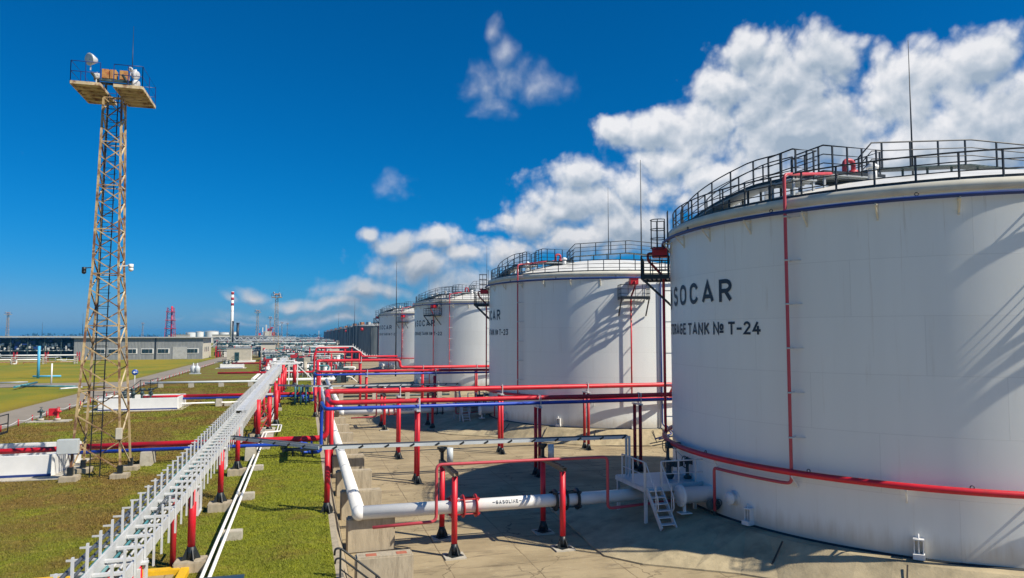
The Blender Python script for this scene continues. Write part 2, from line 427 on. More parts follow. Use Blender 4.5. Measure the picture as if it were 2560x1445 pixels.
def lettering(body, h, t, gap=.30, pitch=None, sx=1.0):
    """returns strokes [(verts, faces)] of a line of lettering, centred on x = 0, baseline y = 0"""
    out = []; pen = 0; k = h-t
    adv = []
    for ch in body:
        w = .34*h if ch == ' ' else GLYPH[ch][0]*k*sx+t
        adv.append((ch, pen, w)); pen = pen+w+(0 if ch == ' ' else gap*h*.55)
    tot = pen-gap*h*.55
    for i, (ch, x, w) in enumerate(adv):
        if ch == ' ': continue
        x0 = (i-(len(adv)-1)/2)*pitch-w/2 if pitch else x-tot/2
        for line in GLYPH[ch][1]:
            p = [Vector((x0+t/2+a*k*sx, t/2+b_*k)) for a, b_ in line]; m = len(p); vs = []
            closed = (p[0]-p[-1]).length < 1e-4*h+1e-6
            if closed: p = p[:-1]; m -= 1
            for q in range(m):
                d0 = (p[q]-p[q-1]) if (q > 0 or closed) else (p[1]-p[0]); d1 = (p[(q+1) % m]-p[q]) if (q < m-1 or closed) else d0
                d0 = d0.normalized(); d1 = d1.normalized(); tt = (d0+d1).normalized() if (d0+d1).length > .05 else d1
                nrm = Vector((-tt.y, tt.x)); e = t/2/max(.45, nrm.dot(Vector((-d1.y, d1.x))))
                c = p[q]
                if not closed and q == 0: c = c-d1*t/2*(1 if abs(d1.x) < .05 or abs(d1.y) < .05 else .35)
                if not closed and q == m-1: c = c+d0*t/2*(1 if abs(d0.x) < .05 or abs(d0.y) < .05 else .35)
                vs += [tuple(c+nrm*e), tuple(c-nrm*e)]
            fs = [(2*q, 2*q+1, 2*((q+1) % m)+1, 2*((q+1) % m)) for q in range(m if closed else m-1)]
            out.append((vs, fs))
    return out
def subdivide_wide(vs, fs, step):
    bm = bmesh.new(); bv = [bm.verts.new((x, y, 0)) for x, y in vs]
    for f in fs:
        try: bm.faces.new([bv[i] for i in f])
        except ValueError: pass
    x0, x1 = min(v[0] for v in vs), max(v[0] for v in vs); x = x0+step
    while x < x1:
        bmesh.ops.bisect_plane(bm, geom=bm.verts[:]+bm.edges[:]+bm.faces[:], plane_co=(x,0,0), plane_no=(1,0,0)); x += step
    bm.verts.index_update()
    r = [(v.co.x, v.co.y) for v in bm.verts], [tuple(v.index for v in f.verts) for f in bm.faces]
    bm.free(); return r

# ------------------------------------------------------------------ ground, yard, road, sea
LZ = 1.0                        # level of the lawns; the tank yard lies 1 m lower
def ground_mat():
    m = bpy.data.materials.new('lawn'); m.use_nodes = True; t = m.node_tree; b = t.nodes['Principled BSDF']
    ge = N(t, 'ShaderNodeNewGeometry')
    col = grass_colour(t, ge.outputs['Position'])
    L(t, col, b.inputs['Base Color']); b.inputs['Roughness'].default_value = .9; b.inputs['Specular IOR Level'].default_value = .15
    n = N(t, 'ShaderNodeTexNoise', inp={'Scale': 9.0, 'Detail': 8.0, 'Roughness': .75}); L(t, ge.outputs['Position'], n.inputs['Vector'])
    bp = N(t, 'ShaderNodeBump', inp={'Strength': .7, 'Distance': .12}); L(t, n.outputs['Fac'], bp.inputs['Height']); L(t, bp.outputs[0], b.inputs['Normal'])
    return m
def grass_colour(t, pos):
    sp = N(t, 'ShaderNodeSeparateXYZ'); L(t, pos, sp.inputs[0])
    def noise(sc, det=6.0, ro=.6, st=None):
        n = N(t, 'ShaderNodeTexNoise', inp={'Scale': sc, 'Detail': det, 'Roughness': ro})
        if st:
            mp = N(t, 'ShaderNodeMapping', inp={'Scale': st}); L(t, pos, mp.inputs[0]); L(t, mp.outputs[0], n.inputs['Vector'])
        else: L(t, pos, n.inputs['Vector'])
        return n.outputs['Fac']
    def mix(a, b, f):
        x = N(t, 'ShaderNodeMix', data_type='RGBA')
        if isinstance(f, (int, float)): x.inputs['Factor'].default_value = f
        else: L(t, f, x.inputs['Factor'])
        for q, k in ((a, 'A'), (b, 'B')):
            if isinstance(q, tuple): x.inputs[k].default_value = (*q, 1)
            else: L(t, q, x.inputs[k])
        return x.outputs['Result']
    dry, green, bright, straw = (.165,.108,.024), (.160,.175,.015), (.215,.225,.012), (.33,.25,.065)
    # the strip beside the yard kerb is watered and greener, the open field drier
    gx = smooth(t, sp.outputs['X'], -5.5, -1.2)
    f1 = smooth(t, M(t, 'ADD', noise(.22, 5), M(t, 'MULTIPLY', gx, .17)), .42, .62)
    c = mix(dry, green, f1)
    f2 = smooth(t, M(t, 'ADD', noise(.9, 6), M(t, 'MULTIPLY', gx, .10)), .52, .72)
    c = mix(c, bright, M(t, 'MULTIPLY', f2, .6))
    c = mix(c, straw, M(t, 'MULTIPLY', smooth(t, noise(1.6, 7, .7, (.5,1.6,1)), .52, .74), .55))
    c = mix(c, (.155,.112,.026), M(t, 'MULTIPLY', smooth(t, M(t, 'SUBTRACT', noise(.38, 7, .7), M(t, 'MULTIPLY', gx, .08)), .46, .64), .7))
    c = mix(c, (.30,.24,.085), M(t, 'MULTIPLY', smooth(t, noise(3.2, 6, .7), .60, .74), .6))
    far = smooth(t, sp.outputs['X'], -26.5, -30.0)      # meadow across the road: yellow green
    c = mix(c, mix((.27,.215,.014), (.17,.185,.016), smooth(t, noise(.06, 6), .42, .6)), far)
    fine = N(t, 'ShaderNodeMapRange', inp={'From Min': .3, 'From Max': .7, 'To Min': .68, 'To Max': 1.3}); L(t, noise(14.0, 5, .7), fine.inputs['Value'])
    sc = N(t, 'ShaderNodeVectorMath', operation='SCALE'); L(t, c, sc.inputs[0]); L(t, fine.outputs[0], sc.inputs['Scale'])
    return sc.outputs[0]

EDGE, FOOT = 1.05, 1.62          # kerb line, foot of the concrete slope down to the yard
def lawn_z(x, y):
    w = 0.0
    if x > -6: w = .16*math.exp(-((x+.6)/1.0)**2) * (0.6+.4*sin(y*.31))
    return LZ + w + .03*sin(x*.9+y*.23)*(1 if -30 < x < EDGE else 0) if x < EDGE-.05 else LZ
g_ = MB()
xs = [-4000, -2000, -1000, -400, -150, -80, -50, -35, -28]+[-26+i*1.5 for i in range(13)]+[-6+i*.35 for i in range(20)]+[EDGE]
xs = sorted(set(round(x, 3) for x in xs if x <= EDGE))
ys = [-200, -60]+[-20+i*1.5 for i in range(70)]+[90, 110, 140, 200, 300, 500, 900, 2000, 4000]
vv = [(x, y, lawn_z(x, y)) for y in ys for x in xs]; nx = len(xs)
ff = [(j*nx+i, j*nx+i+1, (j+1)*nx+i+1, (j+1)*nx+i) for j in range(len(ys)-1) for i in range(nx-1)]
g_.add(vv, ff, True); lawn = g_.struct('lawn', ground_mat())

def yard_mat():
    m = bpy.data.materials.new('yard_concrete'); m.use_nodes = True; t = m.node_tree; b = t.nodes['Principled BSDF']
    ge = N(t, 'ShaderNodeNewGeometry'); pos = ge.outputs['Position']
    def noise(sc, det=7.0, ro=.62, st=(1,1,1)):
        mp = N(t, 'ShaderNodeMapping', inp={'Scale': st}); L(t, pos, mp.inputs[0])
        n = N(t, 'ShaderNodeTexNoise', inp={'Scale': sc, 'Detail': det, 'Roughness': ro}); L(t, mp.outputs[0], n.inputs['Vector']); return n.outputs['Fac']
    def mix(a, b_, f):
        x = N(t, 'ShaderNodeMix', data_type='RGBA'); L(t, f, x.inputs['Factor'])
        for q, k in ((a, 'A'), (b_, 'B')):
            if isinstance(q, tuple): x.inputs[k].default_value = (*q, 1)
            else: L(t, q, x.inputs[k])
        return x.outputs['Result']
    c = mix((.375,.297,.178), (.270,.212,.125), smooth(t, noise(.35), .38, .66))
    c = mix(c, (.45,.365,.22), M(t, 'MULTIPLY', smooth(t, noise(1.3, 8, .7), .55, .75), .7))
    c = mix(c, (.16,.125,.08), M(t, 'MULTIPLY', smooth(t, noise(.8, 8, .72, (.42,2.4,1)), .50, .68), .9))   # drawn-out damp stains
    c = mix(c, (.50,.43,.31), M(t, 'MULTIPLY', smooth(t, noise(5.0, 6, .7), .62, .70), .5))
    # slab joints 3.0 m x 3.0 m, slightly wandering
    sp = N(t, 'ShaderNodeSeparateXYZ'); L(t, pos, sp.inputs[0]); wob = M(t, 'MULTIPLY', noise(1.1, 4), .12)
    j = None
    for ax, pit, of in (('X', 3.05, .9), ('Y', 3.4, 1.1)):
        fr = M(t, 'FRACT', M(t, 'DIVIDE', M(t, 'ADD', M(t, 'ADD', sp.outputs[ax], of), wob), pit))
        d = M(t, 'ABSOLUTE', M(t, 'SUBTRACT', fr, .5))
        q = smooth(t, d, .5-.012, .5-.003)
        q = smooth(t, d, .4875, .4975)
        j = q if j is None else M(t, 'MAXIMUM', j, q)
    c = mix(c, (.13,.095,.055), M(t, 'MULTIPLY', M(t, 'MULTIPLY', j, .7), smooth(t, noise(.5, 4), .32, .58)))
    # hairline cracks and oil marks
    nw = N(t, 'ShaderNodeTexNoise', inp={'Scale': 1.6, 'Detail': 5.0}); L(t, pos, nw.inputs['Vector'])
    wv_ = N(t, 'ShaderNodeVectorMath', operation='SCALE'); L(t, nw.outputs['Color'], wv_.inputs[0]); wv_.inputs['Scale'].default_value = 1.1
    wp = N(t, 'ShaderNodeVectorMath', operation='ADD'); L(t, pos, wp.inputs[0]); L(t, wv_.outputs[0], wp.inputs[1])
    vo = N(t, 'ShaderNodeTexVoronoi', feature='DISTANCE_TO_EDGE', inp={'Scale': .30}); L(t, wp.outputs[0], vo.inputs['Vector'])
    ck = M(t, 'MULTIPLY', smooth(t, vo.outputs['Distance'], .011, .003), smooth(t, noise(.22, 4), .44, .56))
    c = mix(c, (.09,.068,.04), M(t, 'MULTIPLY', ck, .8))
    c = mix(c, (.085,.070,.05), M(t, 'MULTIPLY', smooth(t, noise(.55, 5, .6, (1,1,1)), .66, .74), .65))
    c = mix(c, (.60,.53,.40), M(t, 'MULTIPLY', smooth(t, noise(2.4, 9, .75, (.7,1.8,1)), .60, .72), .55))
    L(t, c, b.inputs['Base Color']); b.inputs['Roughness'].default_value = .88; b.inputs['Specular IOR Level'].default_value = .2
    bp = N(t, 'ShaderNodeBump', inp={'Strength': .35, 'Distance': .03}); L(t, M(t, 'SUBTRACT', noise(18.0, 6, .7), j), bp.inputs['Height']); L(t, bp.outputs[0], b.inputs['Normal'])
    return m
YARD = yard_mat()
MB().add([(FOOT,-200,0),(4000,-200,0),(4000,4000,0),(FOOT,4000,0)], [(0,1,2,3)]).struct('yard', YARD)
sl = MB()
for i in range(60):
    y0, y1 = -20+i*6, -14+i*6
    sl.add([(EDGE,y0,LZ),(EDGE+.22,y0,LZ+.03),(FOOT,y0,-.05),(EDGE,y1,LZ),(EDGE+.22,y1,LZ+.03),(FOOT,y1,-.05)], [(0,1,4,3),(1,2,5,4)])
sl.add([(EDGE,340,LZ),(FOOT,340,-.05),(EDGE,4000,LZ),(FOOT,4000,-.05)], [(0,1,3,2)])
sl.struct('kerb_slope', conc)

asphalt = mat('road_surface', (.255,.215,.165), .9, var=.10, vscale=.6, col2=(.19,.16,.12), c2scale=.25, bump=.3, bscale=30, coord='World')
MB().add([(-27.6,-40,LZ+.05),(-22.8,-40,LZ+.05),(-22.8,900,LZ+.05),(-27.6,900,LZ+.05)], [(0,1,2,3)]).struct('road', asphalt)
YX = at(330, 960, LZ)[1]
MB().add([(-140,YX-4,LZ+.054),(-27.6,YX-4,LZ+.054),(-27.6,YX+5,LZ+.054),(-140,YX+3,LZ+.054)], [(0,1,2,3)]).struct('side_road', asphalt)
seam = mat('sea_water', (.02,.09,.14), .15, var=.2, vscale=.02)
MB().add([(-4000,900,LZ+.3),(-330,900,LZ+.3),(-700,4000,LZ+.3),(-4000,4000,LZ+.3)], [(0,1,2,3)]).struct('sea', seam)

# paved path with a painted kerb in the near left corner
path = MB().add([(-16,-5,LZ+.06),(-3.75,-5,LZ+.06),(-3.75,24.7,LZ+.06),(-16,24.7,LZ+.06)], [(0,1,2,3)]).struct('path', YARD)
x = -3.6; i = 0
for i in range(9):
    mb = MB(); w = 1.5
    mb.box((-3.6-w/2-i*w, 24.85, LZ+.09), (w-.012, .3, .24))
    if i == 0: mb.box((-3.6+.13, 24.25, LZ+.09), (.26, 1.5, .24))
    y_ = i % 2 == 0
    mb.single('kerb_block', yellow if y_ else kerbdk,
      ['yellow painted kerb stone with the path corner, nearest the red tray posts','dark painted kerb stone under the cable tray','yellow painted kerb stone just left of the cable tray bottom','dark painted kerb stone left of the tray between two yellow ones',
       'yellow painted kerb stone at the bottom left edge of the picture','dark kerb stone beyond the left edge of the path','yellow kerb stone beyond the left edge of the path','farther dark kerb stone off to the left','farthest yellow kerb stone off to the left'][i],
      'kerb stone', 'painted kerb stones along the path', bevel=.02)

# grass blades on the lawn near the camera
def grass():
    rng = np.random.default_rng(3)
    n = 480000
    yv = 15+110*rng.random(n)**2.1; xl = np.maximum(-22.2, -2.6-yv*.50); xv = EDGE-.02+(xl-EDGE)*rng.random(n)
    keep = ~((xv < -3.3) & (yv < 25.1)); xv, yv = xv[keep], yv[keep]; n = len(xv)
    zv = np.array([lawn_z(a, b) for a, b in zip(xv, yv)])
    an = rng.random(n)*2*pi; h = (.022+.038*rng.random(n))*(1+.008*(yv-15)); w = .011*(1+.055*(yv-15)); le = (rng.random(n)-.5)*.09; le2 = (rng.random(n)-.5)*.09
    co = np.empty((n, 3, 3), np.float32)
    co[:,0] = np.stack([xv-np.cos(an)*w, yv-np.sin(an)*w, zv-.01], 1)
    co[:,1] = np.stack([xv+np.cos(an)*w, yv+np.sin(an)*w, zv-.01], 1)
    co[:,2] = np.stack([xv+le, yv+le2, zv+h], 1)
    me = bpy.data.meshes.new('grass'); me.vertices.add(3*n); me.vertices.foreach_set('co', co.reshape(-1))
    me.loops.add(3*n); me.loops.foreach_set('vertex_index', np.arange(3*n, dtype=np.int32))
    me.polygons.add(n); me.polygons.foreach_set('loop_start', np.arange(0, 3*n, 3, dtype=np.int32)); me.polygons.foreach_set('loop_total', np.full(n, 3, np.int32))
    me.update(calc_edges=True)
    m = bpy.data.materials.new('grass_blade'); m.use_nodes = True; t = m.node_tree; b = t.nodes['Principled BSDF']
    ge = N(t, 'ShaderNodeNewGeometry'); c = grass_colour(t, ge.outputs['Position'])
    hs = N(t, 'ShaderNodeHueSaturation', inp={'Value': 1.2}); L(t, c, hs.inputs['Color']); L(t, hs.outputs[0], b.inputs['Base Color'])
    b.inputs['Roughness'].default_value = .7; b.inputs['Specular IOR Level'].default_value = .2
    me.materials.append(m)
    o = bpy.data.objects.new('grass', me); COL.objects.link(o)
    o['kind'] = 'stuff'; tag(o, 'short mown grass, green beside the yard kerb and drier to the left', 'grass')
grass()

# ------------------------------------------------------------------ storage tanks
TR, TH, TX, TB = 11.4, 12.42, 27.8, 1.1       # radius, shell height, row line, base level
RISE = 1.95
def roof_z(r): return TH + RISE*(1-(r/TR)**1.9)
def pol(r, deg, z=0.0): return Vector((r*cos(R(deg)), r*sin(R(deg)), z))

def shell_mat(name, seed, tone):
    m = bpy.data.materials.new(name); m.use_nodes = True; t = m.node_tree; b = t.nodes['Principled BSDF']
    tc = N(t, 'ShaderNodeTexCoord'); sp = N(t, 'ShaderNodeSeparateXYZ'); L(t, tc.outputs['Object'], sp.inputs[0])
    z = M(t, 'DIVIDE', sp.outputs['Z'], 1.99); row = M(t, 'FLOOR', z); fz = M(t, 'FRACT', z)
    an = M(t, 'MULTIPLY', M(t, 'ARCTAN2', sp.outputs['Y'], sp.outputs['X']), 1/(2*pi)*12)
    an = M(t, 'ADD', M(t, 'ADD', an, 12+seed), M(t, 'MULTIPLY', M(t, 'FRACT', M(t, 'MULTIPLY', row, .377)), 1.0)); fa = M(t, 'FRACT', an)
    hz = M(t, 'LESS_THAN', M(t, 'ABSOLUTE', M(t, 'SUBTRACT', fz, .5)), .4935)
    hz = M(t, 'SUBTRACT', 1.0, hz)
    vt = M(t, 'SUBTRACT', 1.0, M(t, 'LESS_THAN', M(t, 'ABSOLUTE', M(t, 'SUBTRACT', fa, .5)), .4978))
    seamv = M(t, 'MAXIMUM', hz, vt)
    plate = N(t, 'ShaderNodeTexWhiteNoise', noise_dimensions='2D'); cb = N(t, 'ShaderNodeCombineXYZ')
    L(t, row, cb.inputs[0]); L(t, M(t, 'FLOOR', an), cb.inputs[1]); L(t, cb.outputs[0], plate.inputs['Vector'])
    mp = N(t, 'ShaderNodeMapping', inp={'Scale': (1,1,.10)}); L(t, tc.outputs['Object'], mp.inputs[0])
    n = N(t, 'ShaderNodeTexNoise', inp={'Scale': 1.1, 'Detail': 7.0, 'Roughness': .65}); L(t, mp.outputs[0], n.inputs['Vector'])
    n2 = N(t, 'ShaderNodeTexNoise', inp={'Scale': 2.6, 'Detail': 8.0, 'Roughness': .7}); L(t, mp.outputs[0], n2.inputs['Vector'])
    v = M(t, 'ADD', .965, M(t, 'MULTIPLY', plate.outputs['Value'], .035))
    v = M(t, 'MULTIPLY', v, M(t, 'ADD', .93, M(t, 'MULTIPLY', n.outputs['Fac'], .14)))
    v = M(t, 'MULTIPLY', v, M(t, 'SUBTRACT', 1.0, M(t, 'MULTIPLY', seamv, .10)))
    mx = N(t, 'ShaderNodeMix', data_type='RGBA'); mx.inputs['A'].default_value = (*tone, 1); mx.inputs['B'].default_value = (.50,.44,.33,1)
    L(t, M(t, 'MULTIPLY', smooth(t, n2.outputs['Fac'], .60, .80), .38), mx.inputs['Factor'])
    ms = N(t, 'ShaderNodeMapping', inp={'Scale': (1,1,.035)}); L(t, tc.outputs['Object'], ms.inputs[0])
    n4 = N(t, 'ShaderNodeTexNoise', inp={'Scale': 5.0, 'Detail': 6.0, 'Roughness': .7}); L(t, ms.outputs[0], n4.inputs['Vector'])
    stf = M(t, 'MULTIPLY', smooth(t, n4.outputs['Fac'], .58, .76), M(t, 'ADD', .2, M(t, 'MULTIPLY', smooth(t, sp.outputs['Z'], 8.5, 12.0), .5)))
    stf = M(t, 'ADD', stf, M(t, 'MULTIPLY', smooth(t, M(t, 'ADD', sp.outputs['Z'], M(t, 'MULTIPLY', n2.outputs['Fac'], -1.2)), .35, -.5), .5), clamp=True)
    mx2 = N(t, 'ShaderNodeMix', data_type='RGBA'); L(t, stf, mx2.inputs['Factor']); L(t, mx.outputs['Result'], mx2.inputs['A']); mx2.inputs['B'].default_value = (.40,.31,.19,1)
    sc = N(t, 'ShaderNodeVectorMath', operation='SCALE'); L(t, mx2.outputs['Result'], sc.inputs[0]); L(t, v, sc.inputs['Scale'])
    L(t, sc.outputs[0], b.inputs['Base Color']); b.inputs['Roughness'].default_value = .36
    bp = N(t, 'ShaderNodeBump', inp={'Strength': .35, 'Distance': .01})
    low = N(t, 'ShaderNodeTexNoise', inp={'Scale': .55, 'Detail': 2.0}); L(t, tc.outputs['Object'], low.inputs['Vector'])
    L(t, M(t, 'ADD', seamv, M(t, 'MULTIPLY', low.outputs['Fac'], 2.0)), bp.inputs['Height']); L(t, bp.outputs[0], b.inputs['Normal'])
    return m
SHELL = shell_mat('tank_shell_paint', .35, (.79,.805,.765))
roofm = mat('tank_roof_paint', (.72,.71,.66), .45, var=.10, vscale=.8, col2=(.50,.46,.38), c2scale=.7, c2lo=.5, c2hi=.75)
rimm = mat('tank_rim_paint', (.66,.62,.50), .5, var=.10)

def bent_text(root, body, h, t, cz, deg, name, pitch=None, gap=.30, sx=1.0, dr=.016):
    mb = MB()
    for k, (vs, fs) in enumerate(lettering(body, h, t, gap, pitch, sx)):
        vs, fs = subdivide_wide(vs, fs, .25)
        mb.add([pol(TR+dr+.0012*(k % 4), deg+math.degrees(x/TR), cz+y) for x, y in vs], fs)
    return mb.build(name, letter, root)
def flame(root, deg, cz, h):
    """drop-shaped emblem with a curved slit, left of the lettering"""
    pts = []
    for i in range(25):
        t = i/24*2*pi; w = .26*h*sin(t)*(1-cos(t)*.0); y = h*.5*(1-cos(t)); k = (1-(y/h)**1.4)*1.35
        pts.append((w*max(.0, k)+.10*h*(y/h)**2-.03, y))
    c = [( .0, .38*h)]; mb = MB()
    outer = pts[:-1]; inner = [(x*.42+.02, h*.10+y*.42) for x, y in outer]
    vs = outer+inner; m = len(outer)
    fs = [(i, (i+1) % m, m+(i+1) % m, m+i) for i in range(m)]
    mb.add([pol(TR+.018, deg+math.degrees(x/TR), cz+y) for x, y in vs], fs)
    return mb.build('emblem', letter, root)

def balcony(root, deg, rot=0):
    """small steel balcony with the red foam chamber above it"""
    er, et = pol(1, deg), pol(1, deg+90); z = TH-2.2
    P = lambda r, s_, h: er*r + et*s_ + Vector((0,0,h))
    mb = MB(); r0, r1, w = TR+.02, TR+1.4, 1.13
    n = 6
    for i in range(n):                                   # grating bars
        q = r0+(r1-r0)*(i+.5)/n
        mb.bar(P(q,-w,z), P(q,w,z), .12, .03)
    for a, b in (((r0,-w),(r1,-w)),((r1,-w),(r1,w)),((r1,w),(r0,w))): mb.bar(P(*a,z-.03), P(*b,z-.03), .05, .13)
    for s_ in (-w+.05, w-.05): mb.bar(P(r1-.05,s_,z-.06), P(r0,s_,z-1.35), .09, .09)
    bal = mb.build('balcony', black, root)
    rl = MB(); pts = [P(r0,-w,z),P(r1,-w,z),P(r1,w,z),P(r0,w,z)]
    for h in (.36,.70,1.05): rl.tube([p+Vector((0,0,h)) for p in pts], .022 if h < 1 else .03, 6)
    for a, b in zip(pts, pts[1:]):
        k = max(2, round((b-a).length/.55))
        for i in range(k+1): 
            p = a.lerp(b, i/k); rl.bar(p, p+Vector((0,0,1.05)), .035)
        rl.bar(a+Vector((0,0,.07)), b+Vector((0,0,.07)), .012, .13)
    rl.build('railing', black, bal)
    box = MB(); zc = z+1.30
    A = P(TR+.05,-.1,zc); 
    cbx = MB(); c = P(TR+.50,.05,zc)
    cbx.box(c, (.78,.62,.46), R(deg)); cbx.box(c+Vector((0,0,.245)), (.86,.70,.03), R(deg)); 
    cbx.build('foam_chamber', red, bal, bevel=.015)
    ft = MB(); ft.tube(fillet([P(TR+.90,.05,zc),P(TR+1.12,.05,zc),P(TR+1.12,.05,zc-.35),P(TR+.34,-.15,z+.1),P(TR+.34,-.15,z-.6)], .18), .07, 8)
    ft.build('foam_pipe', red_dark, bal)
    return bal

ANCH = None
def make_tank(yc, label, num, tdeg, balconies, rot, full, bundle=None):
    root = thing('storage_tank', label, 'storage tank', (TX, yc, TB), 'white storage tanks with lettering')
    MB().lathe([(TR,0),(TR,TH-.02)], n=128).build('shell', SHELL, root)
    mb = MB(); mb.lathe([(TR+.02,TH-.06)]+[(TR*k, roof_z(TR*k)) for k in (1,.95,.88,.78,.66,.52,.36,.2,.08,.002)], n=96); mb.build('roof', roofm, root)
    mb = MB(); mb.lathe([(TR+.004,TH-.36),(TR+.10,TH-.34),(TR+.10,TH-.01),(TR-.06,TH+.02)], n=128); mb.build('rim_band', rimm, root)
    MB().lathe([(TR+.12,-.10),(TR+.12,.02),(TR-.05,.025)], n=128).build('base_plate', black, root)
    # railing round the rim
    ring = [pol(TR-.16, i*360/72, TH+.02) for i in range(72)]
    railing(root, ring, .95, (.33,.66,1.0), 1.25, .026, black, 'rim_railing', closed=True)
    # cooling ring (blue) and foam ring (red) on brackets
    cr_ = MB(); cr_.tube([pol(TR+.36, i*3, TH-.55) for i in range(120)], .075, 8, closed=True); cr_ = cr_.build('cooling_ring', blue_dk, root)
    br = MB(); br.bar((.0,0,-.08),(.40,0,-.08),.05); br.bar((.0,0,-.55),(.40,0,-.10),.045); br.bar((.01,0,-.6),(.01,0,0),.06); bm_ = br.build('bracket', rimm, cr_)
    bm_.location = pol(TR, 3, TH-.55); bm_.rotation_euler = (0,0,R(3))
    for i in range(1, 30): inst(bm_, cr_, pol(TR, 3+i*12, TH-.55), R(3+i*12))
    lug = MB(); lug.lathe([(.045,-.012),(.07,-.012),(.07,.012),(.045,.012),(.045,-.012)], axis=(1,0,0), n=12); lg = lug.build('ring_clip', black, cr_)
    lg.location = pol(TR+.36, 9, TH-.42); lg.rotation_euler = (0,0,R(9))
    for i in range(1, 15): inst(lg, cr_, pol(TR+.36, 9+i*24, TH-.42), R(9+i*24))
    fr_ = MB(); fr_.tube([pol(TR+.40, i*3, 2.36) for i in range(120)], .115, 10, closed=True); fr_ = fr_.build('foam_ring', red, root)
    b2 = MB(); b2.bar((.0,0,-.14),(.46,0,-.14),.06); b2.bar((.0,0,-.6),(.42,0,-.16),.045); b2 = b2.build('bracket', white, fr_)
    b2.location = pol(TR, 6, 2.36); b2.rotation_euler = (0,0,R(6))
    for i in range(1, 20): inst(b2, fr_, pol(TR, 6+i*18, 2.36), R(6+i*18))
    lg2 = inst(lg, fr_, pol(TR+.40, 15, 2.50), R(15))
    for i in range(1, 15): inst(lg, fr_, pol(TR+.40, 15+i*24, 2.50), R(15+i*24))
    # lettering
    bent_text(root, 'SOCAR', .93, .175, 8.68, tdeg, 'lettering', 1.20, .3, 1.32)
    bent_text(root, 'STORAGE TANK # T-'+num, .52, .095, 7.34, tdeg, 'lettering', None, .36, 1.12)
    flame(root, tdeg-18.6, 8.55, 1.2)
    # balconies with foam chambers, red risers
    for d in balconies:
        balcony(root, d)
        rp = MB(); p = pol(TR+.34, d-.75)
        rp.tube([p+Vector((0,0,TH-2.35)), p+Vector((0,0,2.3))], .062, 8)
        rp.build('foam_riser', red, root)
        for k in range(5):
            MB().bar(pol(TR,d-.75,3.2+k*1.6), pol(TR+.36,d-.75,3.2+k*1.6), .05).build('pipe_bracket', white, root)
    # red pipe running over the rim and down the shell
    d0 = 203.7+rot
    path = [pol(7.6,d0+2,roof_z(7.6)+.42), pol(TR+.34,d0,13.3), pol(TR+.34,d0,1.95)]
    path = fillet(path+[pol(TR+.34,d0-2,1.93)], .22)[:-1]
    arc = [pol(TR+.34, d0-2-i*1.0, 1.93) for i in range(int(16.7))]
    path += arc; path += fillet([arc[-1], pol(TR+.34, d0-18.4, 1.93), pol(TR+.34, d0-18.4, .2)], .16)[1:]
    vp = MB(); vp.tube(path, .062, 8); vp = vp.build('sprinkler_pipe', pink, root)
    for k in range(6):
        hz = 3.6+k*1.62
        q = MB(); q.bar(pol(TR,d0,hz), pol(TR+.36,d0,hz), .05); q.bar(pol(TR,d0+2.0,hz), pol(TR+.34,d0,hz), .025); q.tube([pol(TR+.34,d0,hz-.03),pol(TR+.34,d0,hz+.03)], .08, 8); q.build('pipe_bracket', ltgrey, vp)
    # lightning rod on the roof crown
    MB().tube([(.0,.0,roof_z(0)-.05),(0,0,roof_z(0)+3.0),(.0,.0,roof_z(0)+7.2)], [.05,.035,.012], 6).build('lightning_rod', black, root)
    # anchor brackets round the foot
    an = MB(); an.box((.16,0,.10),(.34,.34,.16)); an.box((.10,-.13,.38),(.20,.03,.50)); an.box((.10,.13,.38),(.20,.03,.50)); an.box((.12,0,.64),(.28,.32,.04)); an.tube([(.16,0,.1),(.16,0,.82)], .025, 6)
    an = an.build('anchor_bracket', white, root); an.location = pol(TR, 193.5+rot, 0); an.rotation_euler = (0,0,R(193.5+rot))
    for i in range(1, 12): inst(an, root, pol(TR, 193.5+rot+i*30, 0), R(193.5+rot+i*30))
    # inlet nozzle, small flanges
    def nozzle(deg, z, r, ln, m, nm, bolts=14, fl=1.35):
        er = pol(1, deg); c = pol(TR-.03, deg, z)
        q = MB(); q.lathe([(r,0),(r,ln-.10),(r*fl,ln-.10),(r*fl,ln),(.001,ln)], c, 24, er)
        u = er.cross(Vector((0,0,1))).normalized()
        for k in range(bolts):
            a = 2*pi*k/bolts; p = c+er*(ln-.12)+(u*cos(a)+Vector((0,0,1))*sin(a))*r*(1+(fl-1)*.55)
            q.cyl(p, p+er*.16, .022, 6)
        return q.build(nm, m, root)
    nozzle(181.5+rot, .72, .33, 1.5, white, 'inlet_nozzle')
    q = MB(); q.box(pol(TR+1.25, 181.5+rot, .30)-Vector((0,0,.0)), (.10,.10,.62)); q.box(pol(TR+1.25,181.5+rot,.02), (.5,.4,.04)); q.build('nozzle_foot', white, root)
    nozzle(189.3+rot, .86, .16, .34, white, 'sample_flange', 8, 1.6)
    q = MB(); q.lathe([(.30,0),(.30,.02),(.001,.02)], pol(TR,189.3+rot,.86), 20, pol(1,189.3+rot)); q.build('reinforcing_pad', white, root)
    if full:
        # raised roof walkway: low arc along the left rim climbing to a landing, then to the crown
        degs = [147+rot+i*3.2 for i in range(17)]
        def fz(d):
            k = min(1, max(0, (d-rot-160)/(190-160))); return 12.62+.78*k
        def ro(d): return 10.85-.55*min(1, max(0, (d-rot-147)/40))
        mb = MB()
        for a, b in zip(degs, degs[1:]):
            q = [pol(ro(a)-.8,a,fz(a)),pol(ro(a),a,fz(a)),pol(ro(b),b,fz(b)),pol(ro(b)-.8,b,fz(b))]
            mb.add(q+[p-Vector((0,0,.05)) for p in q], [(0,1,2,3),(7,6,5,4),(1,5,6,2),(0,3,7,4)])
        if True:
            wk = mb.build('roof_walkway', grey, root)
